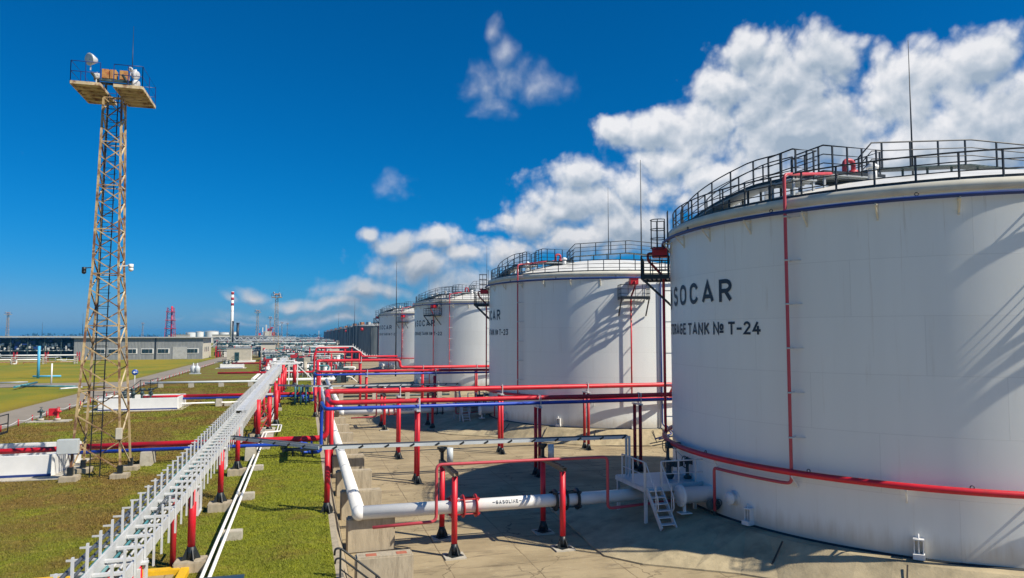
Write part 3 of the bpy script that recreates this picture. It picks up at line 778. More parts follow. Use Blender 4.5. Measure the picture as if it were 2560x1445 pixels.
        for d in degs[5::2]:
            for q in (ro(d)-.05, ro(d)-.75):
                MB().bar(pol(q,d,roof_z(q)-.02), pol(q,d,fz(d)), .07).build('support_leg', black, wk)
        railing(root, [pol(ro(d),d,fz(d)) for d in degs], 1.1, (.33,.66,1.0), 1.35, .026, black, 'walkway_railing', toe=True)
        railing(root, [pol(ro(d)-.8,d,fz(d)) for d in degs[5:]], 1.1, (.5,1.0), 1.35, .024, black, 'walkway_railing', toe=False)
        # landing and the hatch platform
        for (cx, cy, sx_, sy_, fz_, nm) in ((-9.3,-3.3,1.1,1.5,13.37,'landing'), (-6.6,-2.8,3.0,1.7,13.75,'hatch_platform')):
            ca, sa = cos(R(rot)), sin(R(rot)); T = lambda x, y, z=0: Vector((x*ca-y*sa, x*sa+y*ca, z))
            mb = MB(); mb.box(T(cx,cy,fz_-.04), (sx_,sy_,.06), R(rot))
            for i in (-1,1):
                for j in (-1,1):
                    p = T(cx+i*(sx_/2-.1), cy+j*(sy_/2-.1)); mb.bar(p+Vector((0,0,roof_z(p.length)-.03)), p+Vector((0,0,fz_)), .08)
            for i in range(5): mb.bar(T(cx-sx_/2, cy-sy_/2+sy_*(i+.5)/5, fz_-.09), T(cx+sx_/2, cy-sy_/2+sy_*(i+.5)/5, fz_-.09), .05, .06)
            pl = mb.build(nm, grey, root)
            h = [(cx-sx_/2,cy+sy_/2),(cx-sx_/2,cy-sy_/2),(cx+sx_/2,cy-sy_/2),(cx+sx_/2,cy+sy_/2)]
            rp = [T(x,y,fz_) for x,y in h]
            railing(root, rp, 1.12, (.36,.68,1.0), .75, .028, black, nm+'_railing', toe=True)
        P1 = T(-8.8,-3.2,13.4); P2 = T(-8.0,-3.0,13.75)
        railing(root, [T(-5.1,-2.2,13.8), T(-4.4,-2.2,14.5), T(1.0,-2.3,15.02), T(6.2,-3.6,14.55), T(9.3,-3.9,13.3)], 1.12, (.36,.68,1.0), 1.5, .03, black, 'crown_railing', toe=False)
        mb = MB()
        cw = [T(-5.1,-1.75,13.8), T(-4.4,-1.75,14.5), T(1.0,-1.85,15.02), T(6.2,-3.15,14.55), T(9.3,-3.45,13.3)]
        for a, b in zip(cw, cw[1:]):
            mb.bar(a, b, .85, .05)
            k = 4
            for i in range(k): 
                p = a.lerp(b, (i+.5)/k); mb.bar(Vector((p.x,p.y,roof_z(hypot(p.x,p.y))-.05)), p, .07)
        mb.build('crown_walkway', dkgrn, root)
        # red vent hoods and small roof fittings
        g = MB(); c = T(-6.45,-3.15,13.76)
        g.tube(fillet([c+Vector((-.22,0,0)),c+Vector((-.22,0,.72)),c+Vector((.22,0,.72)),c+Vector((.22,0,.30))], .26, 7), .095, 10); g.cyl(c+Vector((.22,0,0)), c+Vector((.22,0,.32)), .17, 12)
        g.build('vent_hood', pink, root)
        for (d, r_, h_, w_) in ((160,9.0,.45,.16),(168,8.6,.6,.20),(176,9.0,.45,.15),(183,8.4,.7,.22),(191,8.7,.55,.17),(214,7.6,.55,.24)):
            p = pol(r_, d+rot, roof_z(r_)-.05); q = MB()
            q.cyl(p, p+Vector((0,0,h_)), w_*.7, 14); q.cyl(p+Vector((0,0,h_-.06)), p+Vector((0,0,h_+.04)), w_, 14); q.ball(p+Vector((0,0,h_+.04)), w_*.8, 12, (1,1,.6))
            q.build('roof_vent', white, root)
        q = MB()
        for k in range(24): q.bar(pol(2.0,k*15,roof_z(2.0)+.01), pol(TR-.4,k*15,roof_z(TR-.4)+.015), .06, .05)
        q.build('roof_rib', roofm, root)
    # caged ladder above the left balcony
    d = balconies[0]+5
    la = MB(); et = pol(1, d+90)
    for s_ in (-.22,.22): la.bar(pol(TR+.12,d,TH-2.15)+et*s_, pol(TR+.12,d,TH+1.1)+et*s_, .04)
    for k in range(10): la.bar(pol(TR+.12,d,TH-1.9+k*.3)+et*-.22, pol(TR+.12,d,TH-1.9+k*.3)+et*.22, .025)
    ld = la.build('ladder', black, root)
    ca_ = MB(); c = pol(TR+.55, d)
    hoop = [c+pol(.42, d-130+i*26) for i in range(11)]
    for k in range(4): 
        zz = TH-.75+k*.47; ca_.tube([p+Vector((0,0,zz)) for p in hoop], .022, 6)
    for i in range(0, 11, 2): ca_.bar(hoop[i]+Vector((0,0,TH-.75)), hoop[i]+Vector((0,0,TH+.66)), .035)
    ca_.build('ladder_cage', black, ld)
    if bundle is not None:
        for k, (m_, rr_) in enumerate(((blue_dk,.06),(blue_dk,.06))):
            dd = bundle+k*.95
            q = MB(); q.tube(fillet([pol(TR+.2,dd,TH-.7),pol(TR+.2,dd,.35),pol(TR+1.9+k*.25,dd,-.2-k*.08),pol(TR+1.9+k*.25,dd-6,-.55)], .2), rr_, 8); q.build('down_pipe', m_, root)
    return root

t24 = make_tank(27.4, 'white storage tank numbered T-24, nearest and largest, at the right edge', '24', 175.7, [150,256], 0, True)
t23 = make_tank(63.4, 'white storage tank numbered T-23 behind the red pipe bridges, second nearest', '23', 175.7, [161,255.5], 2, True, 267)
t22 = make_tank(111.6, 'white storage tank numbered T-22, third nearest, with one balcony left of its middle', '22', 200, [215,300], 25, True)
t21 = make_tank(167.8, 'white storage tank numbered T-21, farthest white one beside the grey tanks', '21', 201, [165,232], 27, True)

# concrete aprons the tanks stand on
def apron(yc, seed):
    rnd = random.Random(seed); mb = MB(); n = 72; vs = []
    KEY = [(0,13.2),(140,13.2),(147,14.8),(155,17.6),(165,17.0),(176,16.5),(187,16.7),(196,14.6),(203,13.3),(360,13.2)]
    def foot(a):
        for (a0, r0), (a1, r1) in zip(KEY, KEY[1:]):
            if a <= a1: return r0+(r1-r0)*(a-a0)/(a1-a0)+.12*sin(a*.21+seed)
    for i in range(n):
        a = i*360/n
        rf = foot(a)
        for r_, z in ((TR-.2, 1.085),(TR+.62, 1.06),(rf, .06),(rf+.03, -.12)):
            p = pol(r_, a, z); vs.append((TX+p.x, yc+p.y, p.z))
    fs = [(i*4+k, i*4+k+1, ((i+1) % n)*4+k+1, ((i+1) % n)*4+k) for i in range(n) for k in range(3)]
    mb.add(vs, fs); return mb
apron_m = mat('apron_concrete', (.40,.325,.195), .88, var=.2, vscale=1.2, col2=(.23,.19,.115), c2scale=.7, c2lo=.45, c2hi=.72, bump=.3, bscale=12, coord='World')
for yc, sd_ in ((27.4,1),(63.4,2),(111.6,3),(167.8,4)): apron(yc, sd_).struct('tank_apron', apron_m)
crackm = mat('apron_joint', (.05,.04,.03), .9)
for yc in (27.4, 63.4):
    mb = MB()
    mb.tube([(TX+pol(13.25,a).x, yc+pol(13.25,a).y, .02) for a in range(205, 330, 4)], .035, 5)
    for a in (163, 203, 222, 241, 262, 285):
        mb.bar((TX+pol(12.2,a).x, yc+pol(12.2,a).y, 1.045), (TX+pol(13.25,a).x, yc+pol(13.25,a).y, .06 if a != 163 else .62), .05, .03)
    mb.struct('apron_joint', crackm)

# the older grey tanks beyond
GP = [(265,'nearest of the grey streaked tanks, directly beside white tank T-21'),(305,'second grey tank from T-21, partly hidden'),(368,'third grey tank from T-21'),(430,'fourth grey tank from T-21'),(500,'fifth grey tank from T-21, hazy'),(585,'sixth grey tank from T-21, bluish with distance'),(680,'farthest grey tank at the left end of the row')]
def grey_tank(y, label):
    root = thing('grey_tank', label, 'storage tank', (TX, y, .4), 'grey storage tanks')
    MB().lathe([(TR,0),(TR,11.4)], n=80).build('shell', tankgrey, root)
    MB().lathe([(TR+.15,11.36),(TR+.15,11.46),(TR*.5,12.3),(.01,12.9)], n=64).build('roof', roofgrey, root)
    rl = MB(); ring = [pol(TR-.1, i*10, 11.42) for i in range(36)]
    for h in (.5,1.0): rl.tube([p+Vector((0,0,h)) for p in ring], .03, 5, closed=True)
    for p in ring: rl.bar(p, p+Vector((0,0,1.0)), .05)
    rl.build('railing', black, root)
    for d in (170, 195, 222):
        q = MB(); q.box(pol(8.5,d,12.3), (1.2,1.2,1.0), R(d)); q.build('roof_hatch', rustbox if d == 195 else roofgrey, root)
    q = MB(); q.ball(pol(TR+.4, 222, 10.2), .62, 12); q.build('foam_generator', red_dark, root)
    q = MB(); 
    for d in (186,198,210,240,253): q.tube([pol(TR+.1,d,.2),pol(TR+.1,d,11.3)], .09, 6)
    q.build('down_pipe', black, root)
    return root
gt = grey_tank(*GP[0])
for y, lb in GP[1:]: copy_tree(gt, (TX, y, .4), lb)
KIDS.clear()

# ------------------------------------------------------------------ white product line on concrete plinths
def plinth(x0, x1, y, label, patches=False, h=1.27, d=.62):
    root = thing('concrete_plinth', label, 'plinth', ((x0+x1)/2, y, 0), 'concrete plinths under the white pipe')
    MB(root).box(((x0+x1)/2, y, h/2-.05), (x1-x0, d, h+.1)).build('block', conc, root, bevel=.05)
    if patches:
        for k in (.27, .80): 
            MB(root).box((x0+(x1-x0)*k, y-.06, h+.004), (.34,.26,.016)).build('brick_patch', brick, root)
    return root
plinth(1.69, 3.55, 24.35, 'large concrete plinth in the bottom foreground with two red patches on top', True)
for k in range(16):
    plinth(1.69, 3.55, 29.45+5.1*k, ['concrete plinth under the elbow of the near white pipe','concrete plinth first behind the near white elbow','concrete plinth second behind the near white elbow','concrete plinth third behind the near white elbow'][k] if k < 4 else 'concrete plinth number %d counting back from the near white elbow' % (k+1))
PZ, PR = 1.52, .262
def product_pipe(path, label, x_end, marks):
    mb = MB((path[0][0], path[0][1], 0))
    root = thing('product_pipe', label, 'pipe', mb.o, 'white product pipes')
    mb.tube(fillet(path, .42, 6), PR, 18) if x_end == 0 else [mb.tube([p0, p1], PR, 18) for p0, p1 in zip(path, path[1:])]
    if x_end: mb.ball(path[1], PR*1.12, 18)
    p = mb.build('pipe', pipewhite, root)
    for (c, ax, m_) in marks:
        q = MB(root); a = Vector(ax); q.lathe([(PR+.004,-.05),(PR+.012,-.04),(PR+.012,.04),(PR+.004,.05)], c, 18, a); q.build('pipe_band', m_, p)
    return root
Y1 = 29.03
pp1 = product_pipe([(2.14,118,PZ),(2.14,Y1,PZ),(16.6,Y1,PZ)], 'long white pipe on plinths that turns at the near elbow toward tank T-24', 16.5,
    [((2.14,32.2,PZ),(0,1,0),grey),((2.14,38.5,PZ),(0,1,0),grey),((2.14,46,PZ),(0,1,0),grey)])
Y2 = 66.7
pp2 = product_pipe([(3.33,116,PZ),(3.33,Y2,PZ),(16.6,Y2,PZ)], 'second white pipe whose elbow points at tank T-23', 16.5,
    [((3.33,70,PZ),(0,1,0),grey),((3.33,78,PZ),(0,1,0),grey)])
product_pipe([(4.5,230,PZ),(4.5,118,PZ),(-6.9,118,PZ),(-6.9,196,PZ)], 'white pipe crossing under the cable tray in the middle distance', 0, [])
product_pipe([(-7.9,122,PZ-.1),(-7.9,210,PZ-.1)], 'white pipe running beside the crossing pipe left of the tray', 0, [])
for yb, xo in ((Y1,0),(Y2,1.0)):
    # lettering on the pipe
    root = pp1 if yb == Y1 else pp2
    mb = MB(root); cx = 8.05+xo
    for k, (vs, fs) in enumerate(lettering('_GASOLINE_', .145, .030, .40)):
        mb.add([(cx+x, yb-(PR+.006+.0012*(k % 4))*cos((y+.05)/PR), PZ+(PR+.006+.0012*(k % 4))*sin((y+.05)/PR)) for x, y in vs], fs)
    mb.build('pipe_lettering', letter, root)

def expansion_joint(x, y, m_, label):
    root = thing('pipe_compensator', label, 'pipe joint', (x, y, PZ-.5), 'flanged pipe compensators')
    for k in (-.55,-.10,.42): MB(root).lathe([(PR,-.03),(PR+.19,-.03),(PR+.19,.03),(PR,.03)], (x+k,y,PZ), 20, (1,0,0)).build('flange', m_, root)
    mb = MB(root)
    mb.lathe([(PR+.03+.05*(i % 2), -.5+i*.05) for i in range(9)], (x,y,PZ), 20, (1,0,0)); mb.build('bellows', galv, root)
    for a in (0, 90, 180, 270):
        q = MB(root); c, s_ = cos(R(a+40)), sin(R(a+40)); q.tube([(x-.72,y+c*.40,PZ+s_*.40),(x+.55,y+c*.40,PZ+s_*.40)], .028, 6)
        for k in (-.6,.47): q.box((x+k, y+c*.40, PZ+s_*.40), (.06,.12,.12))
        q.build('tie_rod', m_, root)
for yb, xo, w in ((Y1,0,'near'),(Y2,1.2,'far')):
    expansion_joint(6.35+xo, yb, red_dark, 'red flanged joint with tie rods on the %s white pipe beside a red portal' % w)
    expansion_joint(10.75+xo, yb, black, 'black flanged joint on the %s white pipe closer to the tank' % w)

# ------------------------------------------------------------------ posts and portals
def post(mb_root, x, y, z0, z1, m_=red, r=.115, foot=True, name='post'):
    q = MB(mb_root); q.cyl((x,y,z0+(.42 if foot else 0)), (x,y,z1), r, 14); p = q.build(name, m_, mb_root)
    if foot:
        q = MB(mb_root); q.cyl((x,y,z0+.02), (x,y,z0+.44), r+.012, 14)
        for a in range(4): 
            ca, sa = cos(a*pi/2+.4), sin(a*pi/2+.4)
            t = Vector((-sa, ca, 0))*.012; b0 = Vector((x+ca*r,y+sa*r,0)); b1 = Vector((x+ca*(r+.17),y+sa*(r+.17),0))
            v = [b0+Vector((0,0,z0+.02)), b1+Vector((0,0,z0+.02)), b1+Vector((0,0,z0+.07)), b0+Vector((0,0,z0+.44))]
            q.add([p_+t for p_ in v]+[p_-t for p_ in v], [(0,1,2,3),(7,6,5,4),(0,4,5,1),(1,5,6,2),(2,6,7,3)])
        q.box((x,y,z0+.012), (.52,.52,.03), .4)
        q.build('post_foot', black, p)
    return p
def portal(x, y0, y1, zt, label, ext=None):
    root = thing('pipe_portal', label, 'pipe support', (x, (y0+y1)/2, 0), 'red portal frames over the white pipes')
    for yy in (y0, y1): 
        MB(root).box((x,yy,.03), (.8,.8,.06)).build('footing', conc2, root)
        post(root, x, yy, .06, zt-.12)
    mb = MB(root)
    for s_ in (-.09,.09): mb.bar((x+s_,y0-.22,zt), (x+s_,y1+.25,zt), .03, .17)
    for k in range(9):
        yy = y0-.15+(y1-y0+.3)*k/8; mb.bar((x-.1,yy,zt+.07), (x+.1,yy,zt+.07), .09, .025)
    mb.build('crossbar', black, root)
    if ext:
        mb = MB(root); mb.bar((x,y1+.05,zt), (x,y1+.05,ext-.10), .13); mb.lathe([(.08,ext-.30),(.22,ext-.12),(.22,ext-.08)], (x,y1+.05,0), 8); mb.build('tray_bracket', black, root)
        MB(root).cyl((x+.28,y1-.25,zt+.05), (x+.28,y1-.25,zt+.62), .13, 14).build('spare_stub', ltgrey, root)
ZT = 3.12; TRZ = 3.82
portal(5.60, 27.5, 30.1, ZT, 'red portal frame nearest the camera, straddling the white pipe by the red joint', TRZ)
portal(9.93, 27.35, 29.8, ZT, 'second red portal frame near the black joint on the near white pipe', TRZ)
portal(6.9, 65.2, 67.9, ZT, 'red portal frame over the far white pipe by its red joint', TRZ)
portal(11.2, 65.1, 67.7, ZT, 'red portal frame over the far white pipe by its black joint', TRZ)

# thin faded-red pipe that loops over the portals
def trace_pipe(y, xo, label):
    p = [(2.6+xo*1.2,y,1.10),(5.05+xo,y,1.16),(5.05+xo,y,3.34),(12.3+xo,y,3.32),(12.3+xo,y,1.18),(16.3,y+.05,1.36)]
    mb = MB((p[0][0], y, 1.0)); mb.tube(fillet(p, .22), .062, 8); o = mb.single('trace_pipe', pink, label, 'pipe', 'thin faded red pipes')
trace_pipe(28.35, 0, 'thin faded red pipe looping up over the near portals and down to the valve platform')
trace_pipe(65.9, 1.2, 'thin faded red pipe looping up over the far portals beside the second white pipe')

# ------------------------------------------------------------------ red and blue fire-water lines
def pipe_single(name, pts, r, m_, label, group, bend=.35, n=12):
    mb = MB(pts[0]); mb.tube(fillet(pts, bend, 6), r, n); return mb.single(name, m_, label, 'pipe', group)
def rack_set(dy, w, XL=-12.6, zB=4.6):
    g = 'red and blue pipes to the '+w
    pipe_single('water_pipe', [(XL,46.5+dy,2.08),(1.42,46.5+dy,2.08),(1.42,46.5+dy,4.62+.03)]+([(1.42,50.4+dy,4.63),(27.6,50.4+dy,4.63),(27.6,51.3+dy,3.7)] if dy == 0 else
        [(1.42,50.4+dy,5.5),(10.9,50.4+dy,5.5),(10.9,50.4+dy,4.63),(27.0,50.4+dy,4.63)]), .17, red,
        'thick red pipe crossing the lawn, rising at the kerb and bridging to the %s' % w, g, .55)
    pipe_single('water_pipe', [(1.42,46.1+dy,4.5),(1.5,42.05+dy,4.62),(24.9,42.05+dy,4.62),(27.6,42.05+dy,4.62)], .14, red,
        'red pipe just above a blue one on the bridge nearest the %s' % w, g, .4)
    pipe_single('foam_pipe', [(XL-.3,45.95+dy,1.86),(.3,45.95+dy,1.86),(.3,45.95+dy,1.32),(1.05,45.95+dy,1.32),(1.05,45.95+dy,4.30),(1.15,41.72+dy,4.32),(25.6,41.72+dy,4.36)], .105, blue,
        'blue pipe running below the red one toward the %s' % w, g, .28)
    pipe_single('water_pipe', [(1.62,45.0+dy,4.35),(1.62,45.0+dy,.2)], .13, red, 'upright red pipe at the kerb below the bridge of the %s' % w, g)
    # supports: double posts with white saddles
    for (yy, zt, nm) in ((41.8+dy, 4.36, 'front'), (50.4+dy, 4.45, 'rear')):
        for k, x in enumerate((6.3, 13.6, 20.2)):
            root = thing('pipe_support', '%s double red post of the %s pipe bridge to the %s' % (('first','second','third')[k], nm, w), 'pipe support', (x, yy, 0), 'double red posts of the pipe bridges')
            m_ = red if k < 2 else red_dark
            for s_ in (-.4, .4): post(root, x, yy+s_, 0, zt-.28 if not (dy and nm == 'rear' and x < 10) else 5.2, m_, .105)
            top = zt-.28 if not (dy and nm == 'rear' and x < 10) else 5.2
            mb = MB(root); mb.box((x,yy,top+.03), (.22,1.15,.08)); 
            for yq in ((-.33,-.02) if nm == 'front' else (-.18,.18)):
                mb.bar((x+.10,yy+yq,top+.05), (x+.10,yy+yq,top+.72), .05)
            mb.bar((x+.10,yy-.18,top+.71), (x+.10,yy+.18,top+.71), .05)
            mb.build('saddle', galv, root)
    # concrete pedestal row on the lawn
    for x, q in ((-8.6,'under the crossing red and blue pipes'),(-3.0,'under the red and blue pipes by the cable tray')):
        mb = MB((x,46.3+dy,LZ)); mb.box((x,46.3+dy,LZ+.38), (.62,1.5,.80), 0, .92); mb.single('pipe_pedestal', conc2, 'concrete pedestal %s of %s' % (q, w), 'pedestal', 'concrete pipe pedestals', bevel=.02)
rack_set(0, 'T-24 tank'); rack_set(36, 'T-23 tank', -12.4, 5.5)
g = 'red pipes farther along the row'
pipe_single('water_pipe', [(-14,130.5,2.1),(1.6,130.5,2.1),(1.6,130.5,5.5),(9.6,130.5,5.5),(9.6,130.5,4.7),(16,130.5,4.7)], .17, red, 'red pipe bridge in front of tank T-21, seen above the others', g, .6)
pipe_single('water_pipe', [(-16,176,2.1),(2.5,176,2.1),(2.5,176,5.5),(10,176,5.5)], .17, red, 'most distant red pipe bridge by the grey tanks', g, .6)
for x in (4.5, 9.3):
    for yy, q in ((130.5,'middle'),(176,'most distant')):
        root = thing('pipe_support', '%s red post of the %s pipe bridge' % ('left' if x < 6 else 'right', q), 'pipe support', (x, yy, 0), 'single red posts of the far bridges'); post(root, x, yy, 0, 5.25)

# blue valve assembly at the kerb
def kerb_valve(dy, w):
    root = thing('valve_assembly', 'black and blue valve assembly standing on the lawn kerb below the %s bridge' % w, 'valve', (.1, 44.4+dy, LZ), 'valves at the kerb')
    mb = MB(root); y = 44.6+dy
    mb.bar((-1.2,y,LZ+.55), (.9,y,LZ+.55), .09, .12); mb.bar((-1.2,y+.5,LZ+.55), (.9,y+.5,LZ+.55), .09, .12)
    for x in (-.6,.0,.55): mb.bar((x,y+.25,LZ), (x,y+.25,LZ+.6), .10)
    for x in (-1.0,-.75,-.5,-.25): mb.bar((x,y-.05,LZ+.52), (x,y+.55,LZ+.52), .08, .05)
    mb.build('frame', black, root)
    mb = MB(root); 
    for x in (-.1,.5): mb.tube(fillet([(x,y+.3,LZ+1.0),(x,y+.3,LZ+.35),(x+.4,y+.3,LZ+.35)], .15), .07, 8)
    mb.build('pipe', blue, root)
    mb = MB(root); mb.lathe([(.17,-.02),(.21,0),(.17,.02)], (-1.15,y,LZ+.85), 14, (0,1,0)); mb.bar((-1.15,y,LZ+.55), (-1.15,y,LZ+.95), .05); mb.build('handwheel', black, root)
kerb_valve(1.0, 'T-24'); kerb_valve(37, 'T-23')
# teal manifold boxes on the lawn by the T-23 riser
for k in range(3):
    mb = MB((-.9+k*.55, 80.4, LZ)); x = -.9+k*.55
    mb.tube(fillet([(x,80.4,LZ),(x,80.4,LZ+2.0),(x+.2,82.6,LZ+2.0),(x+.2,82.6,LZ)], .3), .10, 8); mb.single('teal_riser', teal, ['leftmost teal pipe hoop beside the T-23 red riser','middle teal pipe hoop beside the T-23 red riser','rightmost teal pipe hoop beside the T-23 red riser'][k], 'pipe', 'teal pipe hoops')

# ------------------------------------------------------------------ cable trays
TZ, XA, XB = 3.70, -3.97, -3.27          # deck height, left and right stringers
Y_0, Y_1, ST = 9.0, 150.0, .95
root = thing('cable_tray', 'long white ladder cable tray on red posts running away across the lawn', 'cable tray', (-3.62, Y_0, LZ))
for x, nm in ((XA,'stringer'),(XB,'stringer')): MB(root).box((x,(Y_0+Y_1)/2,TZ), (.045,Y_1-Y_0,.28)).build(nm, galv, root)
def part_mesh(name, mb, m_):
    ob = mb.build(name, m_); me = ob.data; bpy.data.objects.remove(ob); return me
up_me = part_mesh('upright', MB().box((0,0,0), (.042,.07,1.16)), galv)
upr_me = part_mesh('upright', MB().box((0,0,0), (.042,.07,1.16)).box((-.03,.03,-.2),(.03,.03,.5)), galv)
rg_me = part_mesh('rung', MB().box((0,0,0), (XB-XA-.05,.13,.05)).box((-.17,.02,-.05),(.22,.06,.05)), galv)
ar_mb = MB(); ar_mb.prism([(0,-.06),(-.62,-.012),(-.62,.012),(0,.06)], -.02, .02); ar_me = part_mesh('cable_arm', ar_mb, galv)
n = int((Y_1-Y_0)/ST); ys_ = [Y_0+ST*(i+.5) for i in range(n)]
def place(me, nm, lst, parent, lim=100):
    for p in lst[:lim]:
        o = bpy.data.objects.new(nm, me); COL.objects.link(o); o.parent = parent; o.location = Vector(p)-Vector(root.location)
    if len(lst) > lim:
        vs = np.array([v.co[:] for v in me.vertices]); fs = [tuple(q.vertices) for q in me.polygons]; mb = MB(root)
        for p in lst[lim:]: mb.add([Vector(v)+Vector(p) for v in vs], fs)
        o = mb.build('far_'+nm, galv, parent); o['kind'] = 'stuff'
place(up_me, 'upright', [(XA-.05 if k == 0 else XB+.05, y+(0 if k == 0 else .3), TZ+.06) for y in ys_ for k in (0,1)], root)
place(rg_me, 'rung', [((XA+XB)/2, y+.12, TZ-.02) for y in ys_], root)
place(ar_me, 'cable_arm', [(XA-.07, y+.05, TZ+.06) for y in ys_], root)
for k in range(17):
    ya = 47+k*6.0; MB(root).box(((XA+XB)/2+.02*sin(k*2.1), ya+2.97, TZ+.16+.004*(k % 2)), (XB-XA+.10, 5.93, .03)).build('tray_cover', galv, root)
rnd = random.Random(5)
for k, (dx, dz, r_, m_) in enumerate(((-.16,.34,.035,cable),(-.20,.30,.03,cable),(-.10,.05,.03,teal),(.10,-.12,.035,teal),(.22,-.10,.028,galv),(.38,-.10,.03,galv),(-.18,.12,.03,cable),(.5,-.12,.03,cable))):
    mb = MB(root); mb.tube([(XA+dx+rnd.uniform(-.02,.02), y, TZ+dz+rnd.uniform(-.015,.015)) for y in np.arange(Y_0, Y_1, 2.2)], r_, 6); mb.build('cable', m_, root)
mb = MB(root); mb.tube([(XA+.3,21.3,TZ+.1),(XA+.45,21.6,TZ+.34),(XA+.6,22.0,TZ+.30),(XA+.65,22.5,TZ+.05)], .03, 6); mb.tube([(XA+.35,21.3,TZ+.1),(XA+.5,21.7,TZ+.28),(XA+.6,22.2,TZ+.22),(XA+.62,22.6,TZ+.05)], .025, 6); mb.build('cable', cable, root)
for y in (17.0, 25.6, 33.9, 42.0):                                   # hanging brackets under the deck
    mb = MB(root)
    for s_ in (-.3, .45): mb.bar((XB+.06,y+s_,TZ-.1), (XB+.06,y+s_,TZ-1.05), .05, .07)
    mb.bar((XB+.06,y-.32,TZ-1.03), (XB+.06,y+.48,TZ-1.03), .06, .05); mb.build('hanger', galv, root)

def tray_post(x, y, label, twin=True, r=.118):
    rt = thing('tray_post', label, 'post', (x, y, LZ), 'red posts under the cable tray')
    zg = LZ+.30
    MB(rt).box((x,y,LZ+.12), (.95,.75,.42)).build('footing', conc, rt, bevel=.03)
    post(rt, x, y, zg, TZ-.14, red, r)
    if twin: post(rt, x-.55, y+.15, LZ, TZ-.14, red_dark, .09, False, 'rear_post')  # rear post stands in shade; that shade is put into its darker red
    MB(rt).box((x-.25,y,TZ-.12), (.95,.16,.05)).build('post_cap', galv, rt)
tp = ['nearest red tray post, cut off by the bottom of the picture','red tray post second nearest, left of the thin ground pipes','red tray post third from the bottom of the picture','red tray post just before the braced trestle','red post at the tray beside the trestle','red tray post beyond the trestle','red tray post where the white crossing pipe passes','distant red tray post by the white frame']
for y, lb in zip((17.2, 25.2, 33.4, 41.4, 55.7, 66.5, 77.5, 90.0), tp): tray_post(-3.35, y, lb, y < 30)
rt = thing('braced_trestle', 'red trestle with crossed braces beside the cable tray', 'pipe support', (-2.55, 57.5, LZ))
for x, y in ((-2.55,58.9),(-3.1,54.6),(-2.2,63.5)): post(rt, x, y, LZ, TZ+.15, red, .17)
mb = MB(rt)
for z0, z1 in ((1.4,2.3),(2.3,3.3)):
    mb.bar((-3.1,54.6,z0), (-2.55,58.9,z1), .06); mb.bar((-3.1,54.6,z1), (-2.55,58.9,z0), .06); mb.bar((-3.1,54.6,z1), (-2.55,58.9,z1), .06)
mb.build('brace', red_dark, rt)
MB(rt).box((-2.55,58.9,TZ+.2), (.5,.5,.12)).build('post_cap', galv, rt)
MB(rt).box((-2.8,57.4,LZ+.1), (1.4,6.0,.2)).build('footing', conc2, rt)
for y, w in ((70,'nearest'),(79,'second'),(88,'third'),(96,'fourth'),(104,'farthest')):
    tr = thing('tray_post', '%s of five thick red posts standing right of the cable tray beyond the trestle' % w, 'post', (-2.5, y, LZ), 'thick red posts right of the tray'); post(tr, -2.5, y, LZ, TZ+.3, red, .16)

# cross tray to the tank platform
def cross_tray(dy, w):
    pts = [(-3.2,36.2,3.66),(.75,30.75,3.84),(14.05,30.2,3.84)]
    pts = [Vector((x,y+dy,z)) for x,y,z in pts]
    rt = thing('cross_tray', 'grey cable tray branching off the main tray toward the %s platform' % w, 'cable tray', (.75, 30.75+dy, 0), 'branch cable trays')
    mb = MB(rt); cb = MB(rt)
    for a, b in zip(pts, pts[1:]):
        d = (b-a).normalized(); s_ = d.cross(Vector((0,0,1))).normalized()
        for k in (-.16,.16): mb.bar(a+s_*k, b+s_*k, .03, .13)
        for k in np.arange(.2, (b-a).length, .55): mb.bar(a+d*k-s_*.16, a+d*k+s_*.16, .04, .03)
        for k in (-.08,.0,.08): cb.tube([a+s_*k+Vector((0,0,.07)), b+s_*k+Vector((0,0,.07))], .026, 6)
        for k in np.arange(.5, (b-a).length, 1.05):
            p = a+d*k+s_*.185; cl = MB(rt); cl.bar(p-d*.09+Vector((0,0,-.05)), p+d*.09+Vector((0,0,.05)), .02, .07); cl.build('splice_plate', black, rt)
    e = pts[-1]
    for k in (-.16,.16): mb.bar(e+Vector((.05,k,.05)), e+Vector((.05,k,-1.75)), .05, .10)
    mb.build('tray', ltgrey, rt); cb.build('cable', cable, rt)
    pr = thing('tray_post', 'red post on the lawn kerb carrying the branch tray of the %s' % w, 'post', (1.0, 31.6+dy, LZ), 'red posts carrying branch trays'); post(pr, 1.0, 31.6+dy, LZ, 3.7, red, .12)
cross_tray(0, 'T-24'); cross_tray(37, 'T-23')

# two thin pipes along the grass
for x, nm in ((-2.78,'left'),(-2.56,'right')):
    pipe_single('ground_pipe', [(x,17,1.36),(x,56.0,1.36),(x+.9,56.3,1.36),(x+.9,60.2,1.36),(x,60.5,1.36),(x,112,1.36)], .055, pipewhite, '%s one of the two thin white pipes along the grass' % nm, 'thin white ground pipes', .2, 8)
for i, y in enumerate((22.4, 28.6, 35.2, 42.4, 50.2, 58, 66, 75)):
    mb = MB((-2.62,y,LZ)); mb.box((-2.45,y,LZ+.13), (.75,.42,.34)); mb.single('pipe_sleeper', conc2, '%s small concrete sleeper under the thin white pipes, counting away from the camera' % ('first','second','third','fourth','fifth','sixth','seventh','eighth')[i], 'sleeper', 'concrete sleepers on the grass', bevel=.02)

